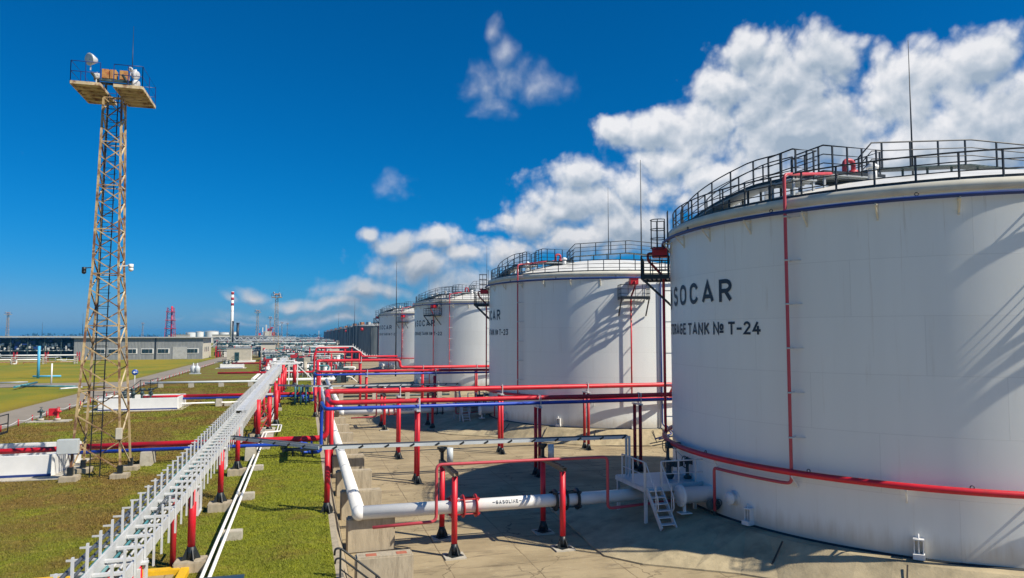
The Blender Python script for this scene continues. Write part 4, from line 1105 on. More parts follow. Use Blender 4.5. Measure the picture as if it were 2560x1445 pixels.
# ------------------------------------------------------------------ valve platform with stair, and valves
def platform(dy, w):
    y0, y1, x0, x1, z = 27.7+dy, 30.6+dy, 13.68, 16.9, 2.08
    rt = thing('valve_platform', 'grey steel valve platform with handrails and short stair at tank %s' % w, 'platform', ((x0+x1)/2, (y0+y1)/2, .3), 'valve platforms')
    mb = MB(rt); mb.box(((x0+x1)/2,(y0+y1)/2,z), (x1-x0,y1-y0,.04)); mb.build('deck', ltgrey, rt)
    mb = MB(rt)
    for a, b in (((x0,y0),(x1,y0)),((x0,y0),(x0,y1)),((x1,y0),(x1,y1)),((x0,y1),(x1,y1))): mb.bar((*a,z-.10), (*b,z-.10), .06, .17)
    mb.build('deck_beam', galv, rt)
    for x, y in ((x0+.08,y0+.08),(x0+.08,y1-.1),(x1-.1,y1-.1),(16.05,y0+.08)):
        q = MB(rt); q.bar((x,y,.35), (x,y,z-.12), .12); q.box((x,y,.42), (.42,.3,.03)); q.build('leg', galv, rt)
    L_ = lambda *p: [Vector(q)-Vector(rt.location) for q in p]
    sx0, sx1 = 13.76, 14.40
    railing(rt, L_((x0,y0,z),(x0,y1-.7,z)), 1.05, (.5,1.0), 1.1, .026, galv, 'handrail', toe=False)
    railing(rt, L_((sx1+.06,y0,z),(16.85,y0,z)), 1.05, (.5,1.0), .9, .026, galv, 'handrail', toe=True)
    st = MB(rt); zf = .70; yf = y0-1.30
    for x in (sx0, sx1): st.bar((x,y0-.03,z-.05), (x,yf,zf), .05, .2)
    for k in range(6):
        t = (k+.6)/6.2; st.bar((sx0,y0+(yf-y0)*t,z+(zf-z)*t+.03), (sx1,y0+(yf-y0)*t,z+(zf-z)*t+.03), .26, .035)
    stair = st.build('stair', galv, rt)
    for x in (sx0-.03, sx1+.03):
        q = MB(rt); q.tube(fillet([(x,y0,z+.02),(x,y0,z+1.05),(x,yf+.25,zf+1.2),(x,yf+.2,zf+.75),(x,yf+.45,zf+.5)], .08), .026, 6); q.bar((x,y0-.9,z-.95), (x,y0-.9,z+.22), .035); q.build('stair_rail', galv, stair)
    return rt
platform(0, 'T-24'); platform(37.4, 'T-23')
def valve(x, y, z, h, label, s=1.0, actuator=True):
    rt = thing('gate_valve', label, 'valve', (x, y, z), 'dark valves by the tank platforms')
    q = MB(rt); q.lathe([(.05,0),(.16*s,.02),(.16*s,.10),(.10*s,.14),(.13*s,.32),(.19*s,.42),(.19*s,.50),(.09*s,.56),(.07*s,h-.35),(.12*s,h-.3),(.12*s,h-.1),(.04,h)], (x,y,z), 14); b = q.build('body', dkgrn, rt)
    q = MB(rt); q.tube([(x-.12,y+.28*s*cos(a),z+h-.22+.28*s*sin(a)) for a in np.arange(0, 2*pi, pi/9)], .02, 6, closed=True)
    for a in (0, pi/2, pi, 3*pi/2): q.bar((x-.12,y,z+h-.22), (x-.12,y+.28*s*cos(a),z+h-.22+.28*s*sin(a)), .02)
    q.build('handwheel', black, rt)
    if actuator:
        q = MB(rt); q.cyl((x+.05,y,z+h-.2), (x+.62*s,y-.05,z+h-.2), .14*s, 12); q.box((x+.25,y-.16,z+h-.2), (.26,.2,.24)); q.build('actuator', dkgrn, rt)
        q = MB(rt); q.tube(fillet([(x+.3,y-.2,z+h-.25),(x+.32,y-.35,z+.5),(x+.1,y-.3,z+.1)], .2), .018, 6); q.build('cable', black, rt)
for dy, w in ((0,'T-24'),(37.4,'T-23')):
    valve(16.15, 30.3+dy, 1.5, 2.05, 'tall dark valve with a handwheel rising above the %s platform' % w, 1.0)
    valve(16.35, 28.9+dy, 1.7, 1.35, 'short dark valve with cable at the front of the %s platform' % w, .9)
    valve(15.6, 29.1+dy, 1.8, 1.15, 'dark valve on the white pipe inside the %s platform railing' % w, .95)
    rt = thing('drain_valve', 'small dark drain valve at the foot of tank %s below the nozzle' % w, 'valve', (16.3, 26.6+dy, 1.05), 'drain valves')
    q = MB(rt); q.ball((16.25,26.55+dy,1.5), .24, 12); q.cyl((16.0,26.5+dy,1.5), (16.5,26.6+dy,1.5), .15, 12); q.lathe([(.20,-.03),(.20,.03)], (16.0,26.5+dy,1.5), 14, (1,.2,0), cap=True); q.cyl((16.25,26.55+dy,1.0), (16.25,26.55+dy,1.4), .07, 8); q.build('body', dkgrn, rt)
    q = MB(rt); q.lathe([(.13,-.015),(.16,0),(.13,.015)], (16.25,26.25+dy,1.62), 12, (0,1,0)); q.bar((16.25,26.5+dy,1.62), (16.25,26.25+dy,1.62), .03); q.build('handwheel', black, rt)

# black stair rail over the kerb in the foreground
rt = thing('stair_rail', 'black steel handrail with hooked ends going down from the lawn kerb', 'handrail', (1.15, 23.1, LZ))
q = MB(rt); 
q.tube(fillet([(.98,23.1,1.70),(1.0,23.1,1.90),(1.16,23.1,1.90),(2.35,23.1,.92),(2.50,23.1,.62)], .10), .034, 8)
q.tube(fillet([(1.0,23.1,1.44),(1.02,23.1,1.60),(1.18,23.1,1.60),(2.6,23.1,.42)], .08), .03, 8)
for k in (.34,.62,.88): q.tube([(1.18,23.1,1.60-k),(2.6-k*.6,23.1,.42-k*.55)], .02, 6)
q.build('handrail', black, rt)
q = MB(rt); q.bar((1.16,23.1,.7), (1.16,23.1,1.9), .06); q.bar((2.25,23.1,-.02), (2.25,23.1,1.0), .06); q.build('rail_post', black, rt)
q = MB(rt)
for k in range(5): q.box((1.3+k*.26, 22.7, .92-k*.2), (.28,.75,.05))
q.bar((1.15,23.08,.95), (2.5,23.08,-.02), .05, .2); q.build('tread', grey, rt)
mb = MB((-2.1,20.3,LZ)); mb.box((-2.1,20.3,LZ+.5), (1.25,1.1,1.0)); mb.box((-2.1,20.3,LZ+1.02), (1.32,1.16,.05)); mb.single('cabinet', mat('dark_cabinet', (.03,.05,.065), .35), 'dark cabinet top at the bottom edge between tray posts and stair rail', 'cabinet')

# ------------------------------------------------------------------ floodlight mast
def mast(loc, label):
    rt = thing('floodlight_mast', label, 'lattice mast', loc, 'floodlight masts')
    Zt = 20.3; prof = [(0,1.16),(11.0,.62),(Zt,.44)]
    def hw(z):
        for (a, wa), (b, wb) in zip(prof, prof[1:]):
            if z <= b: return wa+(wb-wa)*(z-a)/(b-a)
        return prof[-1][1]
    cor = ((-1,-1),(1,-1),(1,1),(-1,1))
    for i, j in cor:
        MB().box((i*1.16,j*1.16,.08), (.85,.8,.34)).build('footing', conc, rt, bevel=.03)
        q = MB()
        for (a, wa), (b, wb) in zip(prof, prof[1:]): q.bar((i*wa,j*wa,a+.2 if a == 0 else a), (i*wb,j*wb,b), .10)
        q.build('leg', rust, rt)
        q = MB(); q.box((i*1.15,j*1.15,.42), (.24,.24,.5)); q.build('leg_shoe', black, rt)
    zs = [.45]; 
    while zs[-1] < Zt-.6: zs.append(zs[-1]+1.28*max(.62, hw(zs[-1])/1.0))
    zs[-1] = Zt
    for f in range(4):
        q = MB(); (ai, aj), (bi, bj) = cor[f], cor[(f+1) % 4]
        for k, (z0, z1) in enumerate(zip(zs, zs[1:])):
            w0, w1 = hw(z0), hw(z1); A0, B0 = (ai*w0,aj*w0,z0), (bi*w0,bj*w0,z0); A1, B1 = (ai*w1,aj*w1,z1), (bi*w1,bj*w1,z1)
            if f in (0, 2): q.bar(A1, B0, .055)
            else: q.bar(*((A0, B1) if k % 2 else (B0, A1)), .06)
            if k % 3 == 2: q.bar(A1, B1, .055)
        q.build('bracing', rust2 if f in (1,) else rust, rt)
    # climbing ladder with hoops, up the middle of the front face
    q = MB(); s0 = .24
    for s_ in (-s0, s0): q.bar((s_-.18,-.55,.0), (s_,-.30,Zt+.2), .05)
    for k in range(60): 
        z = .6+k*.33; t = z/Zt; q.bar((-s0-.18*(1-t),-.55+.25*t,z), (s0-.18*(1-t),-.55+.25*t,z), .022)
    q.build('ladder', black, rt)
    for k in range(24):
        q = MB(); z = 3.2+k*.72; t = z/Zt; c = Vector((-.18*(1-t), -.55+.25*t, z)); q.tube([c+Vector((.33*cos(a),-.05+.36*sin(a),0)) for a in np.arange(0, pi+.1, pi/6)], .014, 5); q.build('ladder_hoop', black, rt)
    # two platform wings
    for sx in (-1, 1):
        q = MB(); x0, x1 = (.32*sx, 1.70*sx); y0, y1 = -1.7, 1.7
        q.box(((x0+x1)/2,(y0+y1)/2,Zt+.30), (abs(x1-x0),y1-y0,.05))
        for a, b in (((x0,y0),(x1,y0)),((x1,y0),(x1,y1)),((x1,y1),(x0,y1)),((x0,y1),(x0,y0))): q.bar((*a,Zt+.28), (*b,Zt+.28), .07, .16)
        for k in range(4): q.bar((x0,y0+(y1-y0)*(k+1)/5,Zt+.22), (x1,y0+(y1-y0)*(k+1)/5,Zt+.22), .06, .08)
        q.bar((0,0,Zt+.1), (x1*.8,0,Zt+.2), .09, .12)
        pl = q.build('platform', rust2, rt)
        q = MB(); pts = [Vector((x0,y0,Zt+.33)),Vector((x1,y0,Zt+.33)),Vector((x1,y1,Zt+.33)),Vector((x0,y1,Zt+.33))]
        for h in (.55,1.1): q.tube([p+Vector((0,0,h)) for p in pts], .022, 5)
        for a, b in zip(pts, pts[1:]):
            for t in (0,.5,1): p = a.lerp(b, t); q.bar(p, p+Vector((0,0,1.1)), .035)
        q.build('railing', blue_dk, pl)
    q = MB(); q.box((0,.2,Zt+.95), (1.9,.12,.12)); q.box((0,-.4,Zt+.95), (1.9,.12,.12)); q.bar((-.95,-.9,Zt+1.15), (-.5,.7,Zt+.45), .1); q.bar((.95,.9,Zt+.45), (.55,-.9,Zt+1.15), .1)
    for x in (-.5,.5): q.bar((x,.2,Zt+.2), (x,.2,Zt+1.0), .1)
    q.build('lamp_frame', dkgrn, rt)
    def lamp(c, d, r):
        q = MB(); d = Vector(d).normalized(); q.lathe([(.03,-.42*r/.3),(r*.45,-.36*r/.3),(r*.85,-.15),(r,.0),(r*.97,.01),(.02,-.02)], c, 18, d); q.bar(Vector(c)-d*.1, Vector(c)-d*.1+Vector((0,0,-r-.25)), .05); return q.build('floodlight', galv, rt)
    lamp((-1.0,-1.2,Zt+1.75), (-.6,-.75,-.15), .33); lamp((-.75,-.6,Zt+1.1), (.5,-.8,-.3), .17)
    lamp((1.2,-.7,Zt+1.25), (.8,-.4,-.25), .24); lamp((1.25,-.9,Zt+.72), (.7,-.6,-.25), .22); lamp((1.0,.2,Zt+1.7), (.9,.2,.1), .2); lamp((.75,-.2,Zt+1.75), (-.2,-.8,-.2), .12)
    for x, w_ in ((-.42,.36),(-.05,.32),(.48,.42)):
        MB().box((x,-.15,Zt+1.32), (w_,.45,.52)).build('control_box', rustbox, rt, bevel=.02)
    MB().tube([(.75,.3,Zt+1.0),(.75,.3,Zt+2.3),(.75,.3,Zt+4.4)], [.03,.022,.008], 5).build('lightning_rod', black, rt)
    MB().box((-1.25,-1.28,1.75), (.95,.4,.72)).build('junction_box', ltgrey, rt, bevel=.02)
    MB().box((1.05,-1.22,2.3), (.30,.22,.58)).build('meter_box', wallcream, rt, bevel=.02)
    q = MB(); q.bar((.66,-.66,11.1), (1.2,-.75,11.15), .06); q.ball((1.25,-.75,10.95), .13, 12); q.cyl((1.25,-.75,11.0),(1.25,-.75,11.22), .12, 12); q.build('dome_camera', pipewhite, rt)
    q = MB(); q.bar((-.66,-.66,11.0), (-.95,-.75,10.95), .05); q.ball((-.98,-.75,10.75), .12, 10); q.cyl((-.98,-.75,10.8),(-.98,-.75,11.0), .11, 10); q.build('dome_camera', black, rt)
    return rt
m0 = mast((-10.28, 43.3, LZ), 'tall rusty lattice floodlight mast with two platform wings, nearest, on the left lawn')
def far_xy(px, ytop, ztop):
    v = (ztop-CAM_H)*FPX/(839-ytop); d = ray(px, 839); k = v/(d.dot(Vector((sin(YAW),cos(YAW),0)))); return d.x*k, d.y*k
for px, yt, lb in ((690,717,'second floodlight mast, pale, standing behind the cable tray left of its far end'),(643,766,'floodlight mast between the red and white chimney and the pale mast'),(675,785,'small floodlight mast just left of the pale mast, farther off'),
                   (704,800,'tiny floodlight mast first to the right of the pale mast'),(718,803,'tiny floodlight mast second to the right of the pale mast'),(18,772,'bluish floodlight mast alone at the far left of the horizon'),(356,802,'tiny floodlight mast left of the red lattice tower')):
    x, y = far_xy(px, yt, 25.2); copy_tree(m0, (x, y, LZ), lb)
KIDS.clear()

# ------------------------------------------------------------------ left lawn: pump pits, hydrants, signs, pipes
def pit(x0, x1, y0, y1, h, label, big):
    rt = thing('pump_pit', label, 'pump pit', ((x0+x1)/2, (y0+y1)/2, LZ), 'white walled pump pits')
    for nm, c, d in (('wall',((x0+x1)/2,y0,LZ+h/2),(x1-x0,.2,h)),('wall',((x0+x1)/2,y1,LZ+h/2),(x1-x0,.2,h)),('wall',(x0,(y0+y1)/2,LZ+h/2),(.2,y1-y0-.21,h)),('wall',(x1,(y0+y1)/2,LZ+h/2),(.2,y1-y0-.21,h))):
        MB(rt).box(c, d).build(nm, white, rt, bevel=.015)
    MB(rt).box(((x0+x1)/2,(y0+y1)/2,LZ+.04), (x1-x0-.2,y1-y0-.2,.06)).build('floor', conc2, rt)
    MB(rt).box(((x0+x1)/2-.2,(y0+y1)/2-.2,LZ+.03), (x1-x0+1.6,y1-y0+1.6,.05)).build('apron', conc2, rt)
    MB(rt).box(((x0+x1)/2,y0-.11,LZ+.10), (x1-x0+.03,.02,.16)).build('plinth_band', blue_dk, rt)
    q = MB(rt); cx, cy = x0+(x1-x0)*.42, (y0+y1)/2
    for k in range(4):
        x = cx-1.2+k*.8; q.cyl((x,cy,LZ+.2),(x,cy,LZ+h+.55+.2*(k % 2)), .13, 10); q.ball((x,cy,LZ+h+.3), .22, 10); q.cyl((x-.25,cy-.1,LZ+h+.7),(x+.25,cy+.1,LZ+h+.7), .12, 10)
    q.build('pump', dkgrn, rt)
    q = MB(rt); q.cyl((cx-1.6,cy+.3,LZ+h+.2), (cx-.4,cy+.3,LZ+h+.2), .3, 12); q.build('motor', galv, rt)
    q = MB(rt); pts = [Vector((x0+.4,y0+.5,LZ+h+.05)),Vector((cx-.2,y0+.5,LZ+h+.05)),Vector((cx+.6,y0+.5,LZ+h+.75)),Vector((cx+1.5,y0+.5,LZ+h+.75)),Vector((cx+1.5,y1-.5,LZ+h+.75))]
    for h_ in (.5,1.0): q.tube([p+Vector((0,0,h_)) for p in pts], .03, 6)
    for a, b in zip(pts, pts[1:]): q.bar(a, a+Vector((0,0,1.0)), .045); q.bar(b, b+Vector((0,0,1.0)), .045); q.bar(a, b, .05, .12)
    q.build('walkway_rail', black, rt)
    q = MB(rt); q.tube(fillet([(cx+.5,cy,LZ+h-.1),(x1-.3,cy+.2,LZ+h-.1),(x1+.3,big or cy+.2,2.08)], .2), .15, 10); q.build('outlet_pipe', red, rt)
    return rt
pit(-21.5, -12.7, 43.6, 48.6, 1.15, 'white walled pump pit at the left edge behind the mast, feeding red and blue pipes', 46.5)
pit(-19.3, -12.2, 79.3, 84.2, 1.2, 'smaller white pump pit right of the mast, in front of the road sign', 82.5)
X_, Y_ = at(580, 921, LZ); pit(X_-2.5, X_+2.3, Y_, Y_+3.5, .95, 'farthest white pump pit in front of the ribbed cabin', 0)

# ribbed cabin
X0, Yc_ = at(566, 906, LZ); X1, _ = at(626, 906, LZ)
rt = thing('cabin', 'pale ribbed metal cabin with a dark green door beside the road', 'cabin', ((X0+X1)/2, Yc_+2, LZ))
q = MB(rt); q.box(((X0+X1)/2,Yc_+2.2,LZ+2.1), (X1-X0,4.4,3.4)); n_ = 26
for k in range(n_): q.box((X0+(X1-X0)*(k+.5)/n_, Yc_-.02, LZ+2.1), (.09,.06,3.4))
q.build('wall', wallcream, rt)
MB(rt).box(((X0+X1)/2,Yc_+2.2,LZ+3.86), (X1-X0+.3,4.7,.12)).build('roof', roofgrey, rt)
MB(rt).box(((X0+X1)/2+.4,Yc_+2.2,LZ+.2), (X1-X0+1.2,5.2,.45)).build('base', white, rt)
dx_ = X0+(X1-X0)*.42; MB(rt).box((dx_,Yc_-.07,LZ+1.6), (1.15,.06,2.3)).build('door', mat('dark_green_door', (.02,.07,.07), .4), rt)
MB(rt).box((dx_,Yc_-.11,LZ+2.1), (.6,.03,.7)).build('door_pane', glass, rt)
q = MB(rt); q.tube([(dx_-1.2,Yc_-1.0,LZ+1.3),(dx_+.9,Yc_-1.0,LZ+1.3)], .04, 6)
for k in range(4): q.bar((dx_-1.2+k*.7,Yc_-1.0,LZ+.3), (dx_-1.2+k*.7,Yc_-1.0,LZ+1.3), .05)
q.build('railing', dkgrn, rt)
pipe_single('water_pipe', [(X_+2.4,Y_+1.5,2.0),(-3.0,Y_+1.5,2.0)], .13, red_dark, 'dull red pipe from the farthest pump pit toward the cable tray', 'red pipes farther along the row')

# fire hydrants with red shield
hx, hy = at(110, 1055, LZ); 
q = MB((hx,hy,LZ)); q.box((hx+.4,hy,LZ+.06), (3.2,1.3,.1)); q.struct('paving_slab', conc2)
def hydrant(x, y, m_, label):
    rt = thing('fire_hydrant', label, 'hydrant', (x, y, LZ+.1), 'fire hydrants by the road')
    q = MB(rt); q.cyl((x,y,LZ+.1),(x,y,LZ+.32), .24, 12); q.build('base', conc2, rt)
    q = MB(rt); q.lathe([(.14,.3),(.14,.42),(.09,.46),(.09,.8),(.15,.84),(.15,.98),(.10,1.05),(.03,1.15)], (x,y,LZ), 12); q.cyl((x-.26,y,LZ+.88),(x+.26,y,LZ+.88), .08, 10); q.build('body', m_, rt)
    q = MB(rt); q.lathe([(.10,-.015),(.13,0),(.10,.015)], (x,y,LZ+1.25), 10); q.bar((x-.11,y,LZ+1.25),(x+.11,y,LZ+1.25),.025); q.bar((x,y,LZ+1.1),(x,y,LZ+1.25),.03); q.build('handwheel', m_, rt)
hydrant(hx-.25, hy, dkgrn, 'dark green fire hydrant with blue handwheel left of the red box'); hydrant(hx+1.05, hy-.1, red, 'red fire hydrant right of the red box')
q = thing('hose_box', 'red hose box on legs between the two hydrants', 'hose box', (hx+.6, hy+.1, LZ+.1))
MB(q).box((hx+.62,hy+.15,LZ+.82), (.62,.35,.62)).build('box', red, q, bevel=.015); m_ = MB(q)
for s_ in (-.28,.28): m_.bar((hx+.62+s_,hy+.15,LZ+.1), (hx+.62+s_,hy+.15,LZ+.55), .04)
m_.build('leg', red_dark, q)
# marker posts along the road edge with a chain
mk = thing('marker_post', 'nearest short red marker post on the road edge chain', 'marker post', (-22.3, 44, LZ), 'marker posts along the road')
MB().cyl((0,0,0),(0,0,.62), .05, 8).build('post', red_dark, mk)
ch = MB(); ch.tube([(0,t*3.4,.5-.16*sin(pi*t)) for t in np.arange(0,1.01,.125)], .025, 5); ch.build('chain', white, mk)
for k in range(1, 46): copy_tree(mk, (-22.3+.05*sin(k*2.1), 44+k*3.4, LZ), 'short red marker post on the road edge chain, number %d from the nearest' % (k+1))
KIDS.clear()
# round blue road sign
sx_, sy_ = at(336, 976, LZ); rt = thing('road_sign', 'round blue arrow sign on a white pole at the road junction', 'road sign', (sx_, sy_, LZ))
MB(rt).cyl((sx_,sy_,LZ),(sx_,sy_,LZ+2.7), .05, 8).build('pole', white, rt)
dcam = Vector((-sx_,-sy_,0)).normalized(); q = MB(rt); q.lathe([(.001,.03),(.38,.03),(.40,.0),(.001,.0)], (sx_+dcam.x*.06,sy_+dcam.y*.06,LZ+2.45), 24, dcam); sg = q.build('sign_face', mat('sign_blue', (.01,.07,.33), .4), rt)
sd_ = dcam.cross(Vector((0,0,1))); cc = Vector((sx_,sy_,LZ+2.45))+dcam*.10; q = MB(rt); q.bar(cc-sd_*.26, cc+sd_*.05, .02, .10); q.add([cc+sd_*.27, cc+sd_*.03+Vector((0,0,.17)), cc+sd_*.03-Vector((0,0,.17))], [(0,1,2)]); q.build('arrow', white, sg)
# grey pipe across the lawn on blocks, long pale pipe
def lawn_pipe(p0, p1, r, m_, label, nb, bl):
    pipe_single('lawn_pipe', [p0, p1], r, m_, label, 'pipes across the left lawn')
    for k in range(nb):
        p = Vector(p0).lerp(Vector(p1), (k+.5)/nb); mb = MB((p.x,p.y,LZ)); mb.box((p.x,p.y,LZ+(p.z-r-LZ)/2), (.7,.5,p.z-r-LZ+.02)); mb.single('pipe_block', conc2, '%s concrete block under the %s' % (('first','second','third','fourth','fifth')[k], bl), 'pipe block', 'blocks under the lawn pipes')
yA = at(520, 968, LZ)[1]; lawn_pipe((-21.5,yA,1.75),(-5.5,yA,1.75), .16, ltgrey, 'grey pipe on blocks crossing the lawn behind the second pump pit', 4, 'grey pipe behind the second pump pit')
yB = at(500, 1016, LZ)[1]; lawn_pipe((-21.0,yB-1.2,1.38),(-5.0,yB,1.38), .09, pipewhite, 'thin pale pipe lying just in front of the second pump pit', 3, 'thin pale pipe')
bx, by = at(95, 946, LZ); mb = MB((bx,by,LZ)); mb.cyl((bx,by,LZ),(bx,by,LZ+5.6), .22, 12); mb.cyl((bx-.8,by,LZ+.35),(bx+3.5,by,LZ+.35), .16, 10); mb.single('blue_standpipe', cyan, 'tall light blue standpipe in the meadow at the left', 'standpipe')
wx, wy = at(128, 962, LZ); mb = MB((wx,wy,LZ)); mb.cyl((wx,wy,LZ),(wx,wy,LZ+3.2), .11, 8); mb.single('white_post', white, 'white post beside the side road left of the mast', 'post')
for k, (xa, ya, xb, yb, m_, lb) in enumerate(((36,968,92,956,teal,'teal pipe bundle lying aslant left of the mast, upper'),(45,965,190,966,teal,'teal pipe lying along the side road behind the mast'),(0,957,70,955,grey,'grey pipe entering at the left edge along the side road'),(150,972,205,968,galv,'pale scrap pipe beside the mast foot at the road'))):
    a_ = at(xa, ya, LZ+.4); b_ = at(xb, yb, LZ+.4); pipe_single('lying_pipe', [(*a_,LZ+.4),(*b_,LZ+.4)], .16 if k == 0 else .12, m_, lb, 'pipes lying by the side road')
for k, px in enumerate((483, 493)):
    gx_, gy_ = at(px, 935, LZ); mb = MB((gx_,gy_,LZ)); mb.box((gx_,gy_,LZ+.08), (1.3,1.2,.12)); mb.lathe([(.01,.1),(.5,.12),(.52,1.2),(.3,1.55),(.1,1.65),(.1,2.1),(.02,2.12)], (gx_,gy_,LZ), 14); mb.single('vent_bottle', ltgrey, ('left','right')[k]+' one of two grey bottle-shaped vents by the road', 'vent', 'bottle-shaped vents')

# ------------------------------------------------------------------ far left: grey hall, shelter
rt = thing('grey_hall', 'long low grey corrugated hall with a row of windows beyond the road', 'building', (-48, 256, LZ))
hx0, hx1, hy0, hy1, hh = -67.0, -31.0, 246.0, 267.0, 6.7
q = MB(rt); q.box(((hx0+hx1)/2,(hy0+hy1)/2,LZ+hh/2), (hx1-hx0,hy1-hy0,hh))
for k in range(90): q.box((hx0+(hx1-hx0)*(k+.5)/90, hy0-.03, LZ+hh/2), (.12,.08,hh))
q.build('wall', wallgrey, rt)
MB(rt).box((hx1+.03,(hy0+hy1)/2,LZ+hh/2-.1), (.05,hy1-hy0-.2,hh-.4)).build('end_wall', wallcream, rt)
MB(rt).box(((hx0+hx1)/2+.3,(hy0+hy1)/2,LZ+hh+.12), (hx1-hx0+2.0,hy1-hy0+1.6,.3)).build('roof', roofgrey, rt)
for px in (250, 287, 329, 370, 410, 483):
    wx = atY(px, hy0); q = MB(rt); q.box((wx,hy0-.10,LZ+2.6), (3.5,.10,1.6)); w_ = q.build('window', white, rt)
    for k in (-1.12,-.1,.95): MB(rt).box((wx+k,hy0-.17,LZ+2.6), (.95 if k != -.1 else 1.0,.04,1.25)).build('pane', glass, w_)
wx = atY(451, hy0); MB(rt).box((wx,hy0-.11,LZ+2.0), (4.2,.1,3.8)).build('gate', roofgrey, rt)
wx = atY(390, hy0); MB(rt).box((wx,hy0-.12,LZ+hh/2), (.35,.14,hh)).build('downpipe', black, rt)
for k in range(3): MB(rt).box((hx1+.08,hy0+5+k*4.0,LZ+3.0), (.05,1.3,1.5)).build('window', glass, rt)

rt = thing('rail_shelter', 'long roofed loading shelter crowded with dark machinery at the left edge', 'shelter', (-120, 280, LZ))
sx0, sx1, sy0 = -190, atY(216, 262), 262
MB(rt).box(((sx0+sx1)/2,sy0+7,8.0), (sx1-sx0,16,.5)).build('roof', roofgrey, rt)
MB(rt).box(((sx0+sx1)/2,sy0+13,LZ+3.3), (sx1-sx0,.3,6.6)).build('back_wall', dkgrn, rt)
MB(rt).box(((sx0+sx1)/2,sy0+3,LZ+2.6), (sx1-sx0,3,.25)).build('loading_deck', galv, rt)
nP = 26
for k in range(nP):
    x = sx0+(sx1-sx0)*(k+.5)/nP; q = MB(rt); q.bar((x,sy0,LZ), (x,sy0,7.8), .24); q.build('column', dkgrn, rt)
q = MB(rt); rnd = random.Random(4)
for k in range(420):
    x = rnd.uniform(sx0, sx1); z = rnd.uniform(LZ+2.9, 7.2); q.box((x,sy0+rnd.uniform(1,9),z), (rnd.uniform(.3,2.5),rnd.uniform(.3,1.5),rnd.uniform(.2,1.4)))
q.build('machinery', dkgrn, rt)['kind'] = 'stuff'
q = MB(rt)
for k in range(420):
    x = rnd.uniform(sx0, sx1); q.box((x,sy0+rnd.uniform(.5,4),rnd.uniform(LZ+2.8,LZ+4.6)), (rnd.uniform(.15,.7),.5,rnd.uniform(.2,1.2)))
q.build('equipment', galv, rt)['kind'] = 'stuff'
q = MB(rt)
for k in range(70):
    x = rnd.uniform(sx0, sx1); q.box((x,sy0+rnd.uniform(.2,3),rnd.uniform(LZ+3.4,7.0)), (rnd.uniform(.3,1.6),.4,rnd.uniform(.3,1.2)))
q.build('blue_equipment', blue_dk, rt)['kind'] = 'stuff'
def pipe_rack(x0, x1, y, z, nrow, label, m_list, sp=7, seed=0, legm=None):
    rt = thing('pipe_rack', label, 'pipe rack', ((x0+x1)/2, y, LZ if x1 < 1 else 0), 'pipe racks of the works')
    rr = random.Random(seed); zb = rt.location.z
    for k in range(nrow):
        q = MB(rt); zz = z-(k % 3)*.55+rr.uniform(-.15,.2); yy = y+rr.uniform(-1.4,1.4); r_ = rr.choice((.07,.09,.12,.16,.2))
        a = x0+(x1-x0)*rr.uniform(0,.35)*rr.choice((0,1)); b = x1-(x1-x0)*rr.uniform(0,.35)*rr.choice((0,1)); n_ = rr.randint(1,3); path = [(a,yy,zz)]
        for i in range(n_):
            xm = a+(b-a)*(i+rr.uniform(.3,.9))/n_; up = rr.uniform(.5,1.3)*rr.choice((-1,1,1)); path += [(xm,yy,zz),(xm,yy,zz+up),(xm+1.2,yy,zz+up),(xm+1.2,yy,zz)]
        path.append((max(b, path[-1][0]+.5),yy,zz))
        q.tube(fillet(path, .3, 3), r_, 7); q.build('pipe', m_list[k % len(m_list)], rt)
    n_ = max(2, int((x1-x0)/sp))
    for k in range(n_+1):
        x = x0+(x1-x0)*k/n_+rr.uniform(-.6,.6); q = MB(rt); q.bar((x,y-1.2,zb),(x,y-1.2,z+.4), .22); q.bar((x,y+1.2,zb),(x,y+1.2,z+.4), .22)
        for h in (.25,.8,1.35): q.bar((x,y-1.5,z-h),(x,y+1.5,z-h), .16)
        q.build('trestle', legm or conc2, rt)
    return rt
pipe_rack(-150, -58, 214, 2.6, 6, 'low rack of pale pipes in front of the loading shelter', [galv,pipewhite,grey,ltgrey,pipewhite,rustbox], 7, 1)
pipe_rack(-150, -62, 232, 3.4, 5, 'second rack of grey pipes close to the loading shelter', [grey,galv,ltgrey,grey], 8, 2, red_dark)

# ------------------------------------------------------------------ skyline
cx, cy = far_xy(579, 729, 33); rt = thing('chimney', 'tall white chimney with red bands at its top', 'chimney', (cx, cy, LZ))
H_ = 33-LZ; q = MB(rt); q.cyl((cx,cy,LZ),(cx,cy,LZ+H_), 1.0, 20, .72); q.build('stack', white, rt)
for k in range(4):
    z0 = LZ+H_-.2-k*3.1; q = MB(rt); q.cyl((cx,cy,z0-1.5),(cx,cy,z0), .79+.01*k, 20, .775); q.build('red_band', red_dark, rt)
for px, yt, w_, m_, lb in ((594,807,.8,black,'short black stack right of the banded chimney'),(582,803,.45,black,'thin dark stack hugging the banded chimney')):
    x, y = far_xy(px, yt, 16); mb = MB((x,y,LZ)); mb.cyl((x,y,LZ),(x,y,15.6), w_, 12); mb.cyl((x,y,15.5),(x,y,16), w_*1.25, 12); mb.single('dark_stack', m_, lb, 'stack')
x, y = far_xy(425, 769, 30); rt = thing('red_lattice_tower', 'red and grey lattice tower with landings on the skyline left of the chimney', 'lattice tower', (x, y, LZ))
def tw(z): return 3.6-1.4*z/29
q = MB(rt)
for i, j in ((-1,-1),(1,-1),(1,1),(-1,1)): q.bar((x+i*tw(0),y+j*tw(0),LZ),(x+i*tw(29),y+j*tw(29),30), .35)
q.build('leg', red_dark, rt); q = MB(rt)
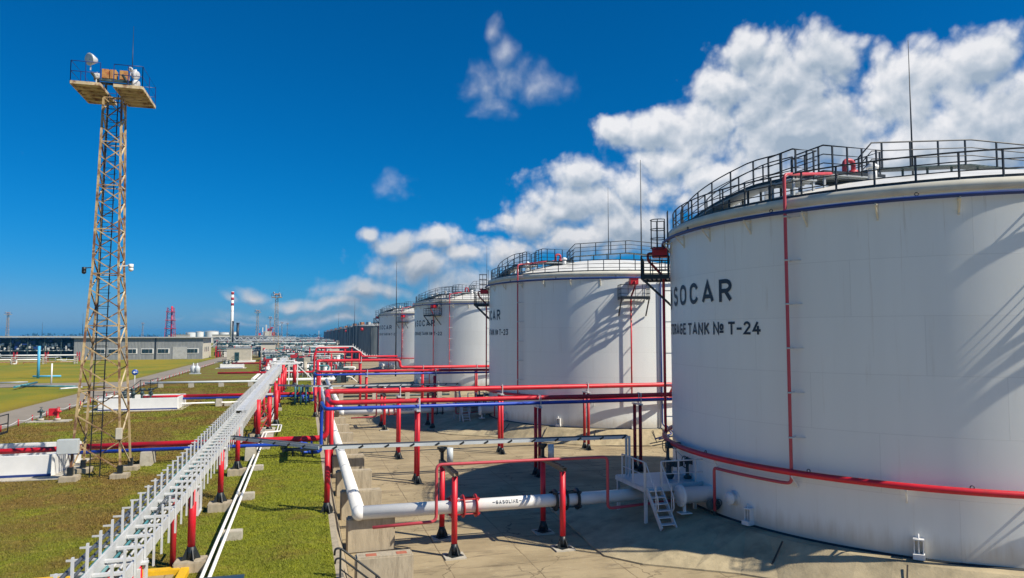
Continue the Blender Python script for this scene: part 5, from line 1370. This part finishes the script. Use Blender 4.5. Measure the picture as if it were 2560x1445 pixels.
for k in range(9):
    z0, z1 = LZ+k*3.2, LZ+(k+1)*3.2; a, b = tw(k*3.2), tw((k+1)*3.2)
    q.bar((x-a,y-a,z0),(x+b,y-b,z1), .25); q.bar((x+a,y-a,z0),(x-b,y-b,z1), .25); q.bar((x-a,y-a,z0),(x-b,y+b,z1), .2)
q.build('bracing', blue_dk, rt)
for k in range(4, 9, 2): MB(rt).box((x,y,LZ+k*3.2), (tw(k*3.2)*2.5,tw(k*3.2)*2.5,.5)).build('landing', red_dark, rt)
q = MB(rt); q.cyl((x+.8,y,LZ),(x+.8,y,31), .7, 10); q.build('flare_riser', red, rt)
for px, xw, yt, lb in ((477,22,831,'leftmost white tank on the skyline'),(499,17,829,'second white tank on the skyline'),(529,30,828,'widest white tank on the skyline'),(560,26,831,'white tank just left of the banded chimney'),(584,20,830,'white tank behind the banded chimney base')):
    x, y = far_xy(px, yt, 13.0); r_ = xw/2*hypot(x,y)/FPX; rt = thing('skyline_tank', lb, 'storage tank', (x, y, LZ), 'white tanks on the skyline')
    MB(rt).lathe([(r_,LZ),(r_,12.6)], (x,y,0), 32).build('shell', white, rt); MB(rt).lathe([(r_+.1,12.6),(r_*.5,13.0),(.01,13.2)], (x,y,0), 32).build('roof', wallcream, rt)
    q = MB(rt)
    for k in range(14): a = k*2*pi/14; q.bar((x+r_*cos(a),y+r_*sin(a),12.6),(x+r_*cos(a),y+r_*sin(a),13.7), .12)
    q.tube([(x+r_*cos(k*pi/12),y+r_*sin(k*pi/12),13.7) for k in range(24)], .07, 5, closed=True); q.build('railing', grey, rt)
def block(px0, px1, yb, ztop, dep, m_, label, cat='building', win=0, wm=None):
    """building whose near foot is seen at photo row yb"""
    a_ = at(px0, yb, LZ); X1_ = atY(px1, a_[1]); X0_ = a_[0]; Y0_ = a_[1]
    rt = thing('works_building', label, cat, ((X0_+X1_)/2, Y0_+dep/2, LZ), 'buildings of the works')
    MB(rt).box(((X0_+X1_)/2,Y0_+dep/2,(LZ+ztop)/2), (X1_-X0_,dep,ztop-LZ)).build('wall', m_, rt)
    MB(rt).box(((X0_+X1_)/2,Y0_+dep/2,ztop+.15), (X1_-X0_+1,dep+1,.3)).build('roof', roofgrey, rt)
    for k in range(win):
        MB(rt).box((X0_+(X1_-X0_)*(k+.5)/win,Y0_-.06,LZ+(ztop-LZ)*.5), ((X1_-X0_)/win*.5,.1,(ztop-LZ)*.35)).build('window', wm or glass, rt)
block(533, 665, 869, 7.3, 18, wallgrey, 'long grey industrial hall under the truss bridge', win=14)
block(585, 700, 861, 8.0, 14, roofgrey, 'low pale shed behind the truss bridge', win=0)
block(530, 590, 858, 9.2, 20, wallcream, 'cream building right of the grey hall, further back', win=5)
block(600, 640, 880, 4.6, 8, wallcream, 'small cream building behind the ribbed cabin', win=4)
block(652, 688, 894, 6.0, 8, wallcream, 'pale block building at the foot of the second mast', win=0)
block(655, 690, 903, 3.6, 5, white, 'low white hut below the pale block building', win=0)
block(700, 748, 866, 6.2, 9, wallgrey, 'flat grey building right of the second mast', win=6)
block(420, 470, 855, 9.5, 15, conc2, 'pale roof rising behind the grey hall', win=0)
block(870, 905, 884, 4.8, 6, wallcream, 'tan brick hut left of the grey tanks', win=3)
block(842, 880, 872, 5.2, 6, wallcream, 'farther tan hut beside the white pipe bridge', win=2)
# truss bridge carrying pipes
ty = at(600, 873, LZ)[1]; tx0, tx1 = atY(548, ty), atY(740, ty)
rt = thing('truss_bridge', 'long grey trussed pipe bridge crossing behind the cabin', 'pipe bridge', ((tx0+tx1)/2, ty, LZ))
q = MB(rt); z0, z1 = 5.6, 7.6
for s_ in (-1.2,1.2):
    q.bar((tx0,ty+s_,z0),(tx1,ty+s_,z0), .3); q.bar((tx0,ty+s_,z1),(tx1,ty+s_,z1), .3); n_ = 22
    for k in range(n_):
        xa, xb = tx0+(tx1-tx0)*k/n_, tx0+(tx1-tx0)*(k+1)/n_; q.bar((xa,ty+s_,z0 if k % 2 else z1),(xb,ty+s_,z1 if k % 2 else z0), .2)
q.bar((tx0,ty,z0),(tx0-4.5,ty,LZ+1), .5, .4); q.build('truss', galv, rt)
for k in range(4): 
    q = MB(rt); q.cyl((tx0,ty-.9+k*.6,z0+.5),(tx1,ty-.9+k*.6,z0+.5), .25, 8); q.build('pipe', (grey,galv,dkgrn,ltgrey)[k], rt)
for k in range(7):
    x = tx0+(tx1-tx0)*k/6; q = MB(rt); q.bar((x,ty-1.2,LZ),(x,ty-1.2,z0), .35); q.bar((x,ty+1.2,LZ),(x,ty+1.2,z0), .35); q.build('pier', conc2, rt)
# heater unit: red and white stacked structure on the skyline
x, y = far_xy(668, 812, 20); rt = thing('heater_unit', 'red and white refinery heater with stairs and ducts on the skyline', 'refinery unit', (x, y, LZ)); rr = random.Random(9)
for k, (dx, w_, z0, z1, m_) in enumerate(((-6,3.5,LZ,9,white),(-3,3,9,12.5,galv),(1,7,LZ,13,wallcream),(2.5,4.5,13,16,red),(4.5,3,16,17.5,red_dark),(6.5,3,LZ,12,red_dark),(-7.5,2.2,LZ,11,red),(-1,1.2,12,20,galv),(-4.5,1,12,17,white))):
    MB(rt).box((x+dx,y+rr.uniform(-2,2),(z0+z1)/2), (w_,4,z1-z0)).build(('furnace_body','duct','cabin','frame')[k % 4], m_, rt)
q = MB(rt)
for k in range(14): q.bar((x-8+k*1.25,y-3,LZ+rr.uniform(0,3)),(x-8+k*1.25+rr.uniform(-1,2),y-3,rr.uniform(8,15)), .25)
q.build('stair_frame', red_dark, rt)
# small red refinery structure right of the tray end
x, y = far_xy(797, 832, 11); rt = thing('small_flare', 'small red and white vent structure on the horizon left of the grey tanks', 'vent structure', (x, y, LZ))
q = MB(rt); q.box((x,y,LZ+2), (7,4,4)); q.box((x,y,LZ+4.8), (4.5,3,1.6)); q.build('base', red_dark, rt); q = MB(rt); q.cyl((x,y,LZ+5),(x,y,13), .3, 8); q.build('stack', grey, rt); MB(rt).box((x,y-.5,LZ+3.2), (8.5,4.4,.8)).build('deck', white, rt)
# pipe racks and clutter across the middle distance
RK = [(-15,2,140,2.0,7),(-24,5,158,2.9,9),(-26,6,184,2.6,9),(-28,7,206,3.6,10),(-32,8,232,3.0,10),(-38,9,262,4.4,12),(-44,12,300,4.0,12),(-50,14,345,5.0,12),(-60,16,400,4.6,12),(-80,18,470,5.4,12),(-100,20,560,5.6,12),(-130,24,680,6.0,12)]
for k, (a_, b_, y, z, n_) in enumerate(RK): pipe_rack(max(a_, atY(655 if y < 250 else 545, y)), b_, y, z, n_, 'rack of mixed pipes across the works, row %d from the near end of the tray' % (k+1), [grey,dkgrn,galv,grey,black,pipewhite,dkgrn,teal,rustbox,ltgrey], 5, 20+k, (conc2,red_dark,grey,dkgrn)[k % 4])
rr = random.Random(12)
cl = [(galv,MB()),(dkgrn,MB()),(conc2,MB()),(pipewhite,MB()),(red_dark,MB()),(black,MB()),(teal,MB())]
for k in range(1500):
    y = 132+560*rr.random()**1.25; x = rr.uniform(atY(660 if y < 260 else 540, y), 3+y*.030); q = cl[rr.choice((0,0,1,1,1,2,2,3,3,4,5,5,6))][1]; h = rr.uniform(.4,2.6)*(1+y*.0012)
    zb = 0 if x > FOOT else LZ
    t = rr.random()
    if t < .35: q.cyl((x,y,zb),(x,y,zb+h), rr.uniform(.08,.4), 6); 
    elif t < .62: q.box((x,y,zb+h/2), (rr.uniform(.3,1.8),rr.uniform(.3,1.8),h))
    elif t < .85: q.tube(fillet([(x,y,zb),(x,y,zb+h),(x+rr.uniform(1,4),y,zb+h),(x+rr.uniform(1,4),y,zb)], .3, 3), rr.uniform(.07,.18), 5)
    else:
        for s_ in range(4): q.bar((x+s_*.8,y,zb),(x+s_*.8,y,zb+h), .1)
        q.bar((x,y,zb+h),(x+2.4,y,zb+h), .1)
for (m_, q), nm in zip(cl, ('galvanised','dark green','concrete','white','red','black','teal')):
    o = q.build('pipework', m_); o['kind'] = 'stuff'; tag(o, 'jumble of small %s valves and pipe stubs beyond the end of the cable tray' % nm, 'pipework', 'far pipework')
# white bridge with sloped end by tank T-21
by_ = 205; bx0, bx1 = atY(775, by_), atY(883, by_); rt = thing('white_pipe_bridge', 'white pipe bridge on red legs sloping down beside tank T-21', 'pipe bridge', ((bx0+bx1)/2, by_, 0))
q = MB(rt)
for s_ in (-.4,.4): q.bar((bx0,by_+s_,5.4),(bx1,by_+s_,5.4), .2,.3); q.bar((bx1,by_+s_,5.4),(bx1+4.2,by_+s_,2.4), .2,.3); q.bar((bx1+4.2,by_+s_,2.4),(bx1+9,by_+s_,2.4), .2,.3)
for k in range(14): q.bar((bx1+k*.65,by_-.4,max(2.4,5.4-k*.65*.71)-.2),(bx1+k*.65,by_-.4,max(2.4,5.4-k*.65*.71)+.7), .12)
q.build('deck', white, rt)
for x in (bx0, bx1-2.2, bx1-.3): q = MB(rt); q.bar((x,by_,0),(x,by_,5.3), .35); q.build('leg', red, rt)
MB(rt).box((bx1-5,by_,3.6), (2.6,.6,2.2)).build('panel', wallcream, rt)
# white frame where the tray meets the crossing pipes
rt = thing('crossing_portal', 'white steel frame straddling the cable tray at its far end', 'frame', (-3.3, 112, LZ))
q = MB(rt)
for x in (-4.6,-3.4,-2.2,-1.0): q.bar((x,112,LZ),(x,112,4.3), .16); q.bar((x,112,4.3),(x,114.5,4.3), .16)
q.bar((-4.8,112,4.3),(-.6,112,4.3), .22); q.bar((-4.8,112,3.2),(-.6,112,3.2), .22); q.bar((-1.0,112,4.0),(2.2,112,LZ), .15); q.build('frame_bar', white, rt)
post(rt, -1.4, 112, LZ, 4.1, red, .26); post(rt, -3.0, 112, LZ, 4.1, red, .22)
rt = thing('pipe_fence', 'dark low pipes on pale concrete posts in front of tank T-22', 'pipe rack', (10, 99, 0))
for k in range(4): q = MB(rt); q.box((4.6+k*4.3,96.5,.75), (.6,.5,1.6)); q.build('post', conc2, rt)
for k in range(3): q = MB(rt); q.tube([(4,97.1,.45+k*.42),(19,97.1,.45+k*.42)], .15, 8); q.build('pipe', (dkgrn,black,grey)[k], rt)
# lightning masts between the tanks
for px, yt, Yp, lb in ((1606,400,78,'tall thin lightning mast right of tank T-23 against the clouds'),(990,655,150,'thin lightning mast above tank T-21'),(886,748,262,'thin lightning mast above the nearest grey tank'),(846,782,340,'thin lightning mast above the middle grey tanks'),(206,783,300,'thin pole standing behind the loading shelter'),(105,806,300,'fainter thin pole behind the loading shelter, farther left')):
    X = atY(px, Yp); d = ray(px, yt); zt = CAM_H+d.z*Yp/d.y; mb = MB((X,Yp,0)); mb.tube([(X,Yp,0),(X,Yp,zt*.6),(X,Yp,zt)], [.16,.10,.03], 6); mb.single('lightning_mast', black, lb, 'mast', 'lightning masts')
# wooded horizon
leafm = mat('far_foliage', (.035,.060,.022), .9, var=.4, vscale=.05, coord='World')
rng = random.Random(21)
for (ax0, ax1, dist, h, nm) in ((-1500,900,2600,16,'wooded'),):
    mb = MB(); 
    for k in range(2600):
        x = rng.uniform(ax0, ax1); y = dist+rng.uniform(-60,60); z = LZ+rng.uniform(0, h*(.6+.4*sin(x*.013)*sin(x*.031+1))); s_ = rng.uniform(2,5)
        a = Vector((rng.uniform(-1,1),rng.uniform(-1,1),rng.uniform(-1,1))).normalized()*s_; b = Vector((rng.uniform(-1,1),rng.uniform(-1,1),rng.uniform(-1,1))).normalized()*s_; c = Vector((x,y,z))
        mb.add([c-a, c+b, c+a, c-b], [(0,1,2,3)])
    o = mb.build('far_wood', leafm); o['kind'] = 'stuff'; tag(o, 'dark line of trees along the horizon behind the works', 'trees')

# ------------------------------------------------------------------ air
hz = MB(); hz.box((0,1900,17.5), (8100,4300,37.0)); hz = hz.build('haze', None)
hm = bpy.data.materials.new('air'); hm.use_nodes = True; t = hm.node_tree; t.nodes.clear()
pvn = N(t, 'ShaderNodeVolumePrincipled', inp={'Density': .0002, 'Color': (.05,.42,.92,1), 'Anisotropy': 0.0})
mo = N(t, 'ShaderNodeOutputMaterial'); L(t, pvn.outputs[0], mo.inputs['Volume'])
hz.data.materials.clear(); hz.data.materials.append(hm); hz['kind'] = 'stuff'
tag(hz, 'thin bluish air that softens the farthest tanks and horizon', 'haze')
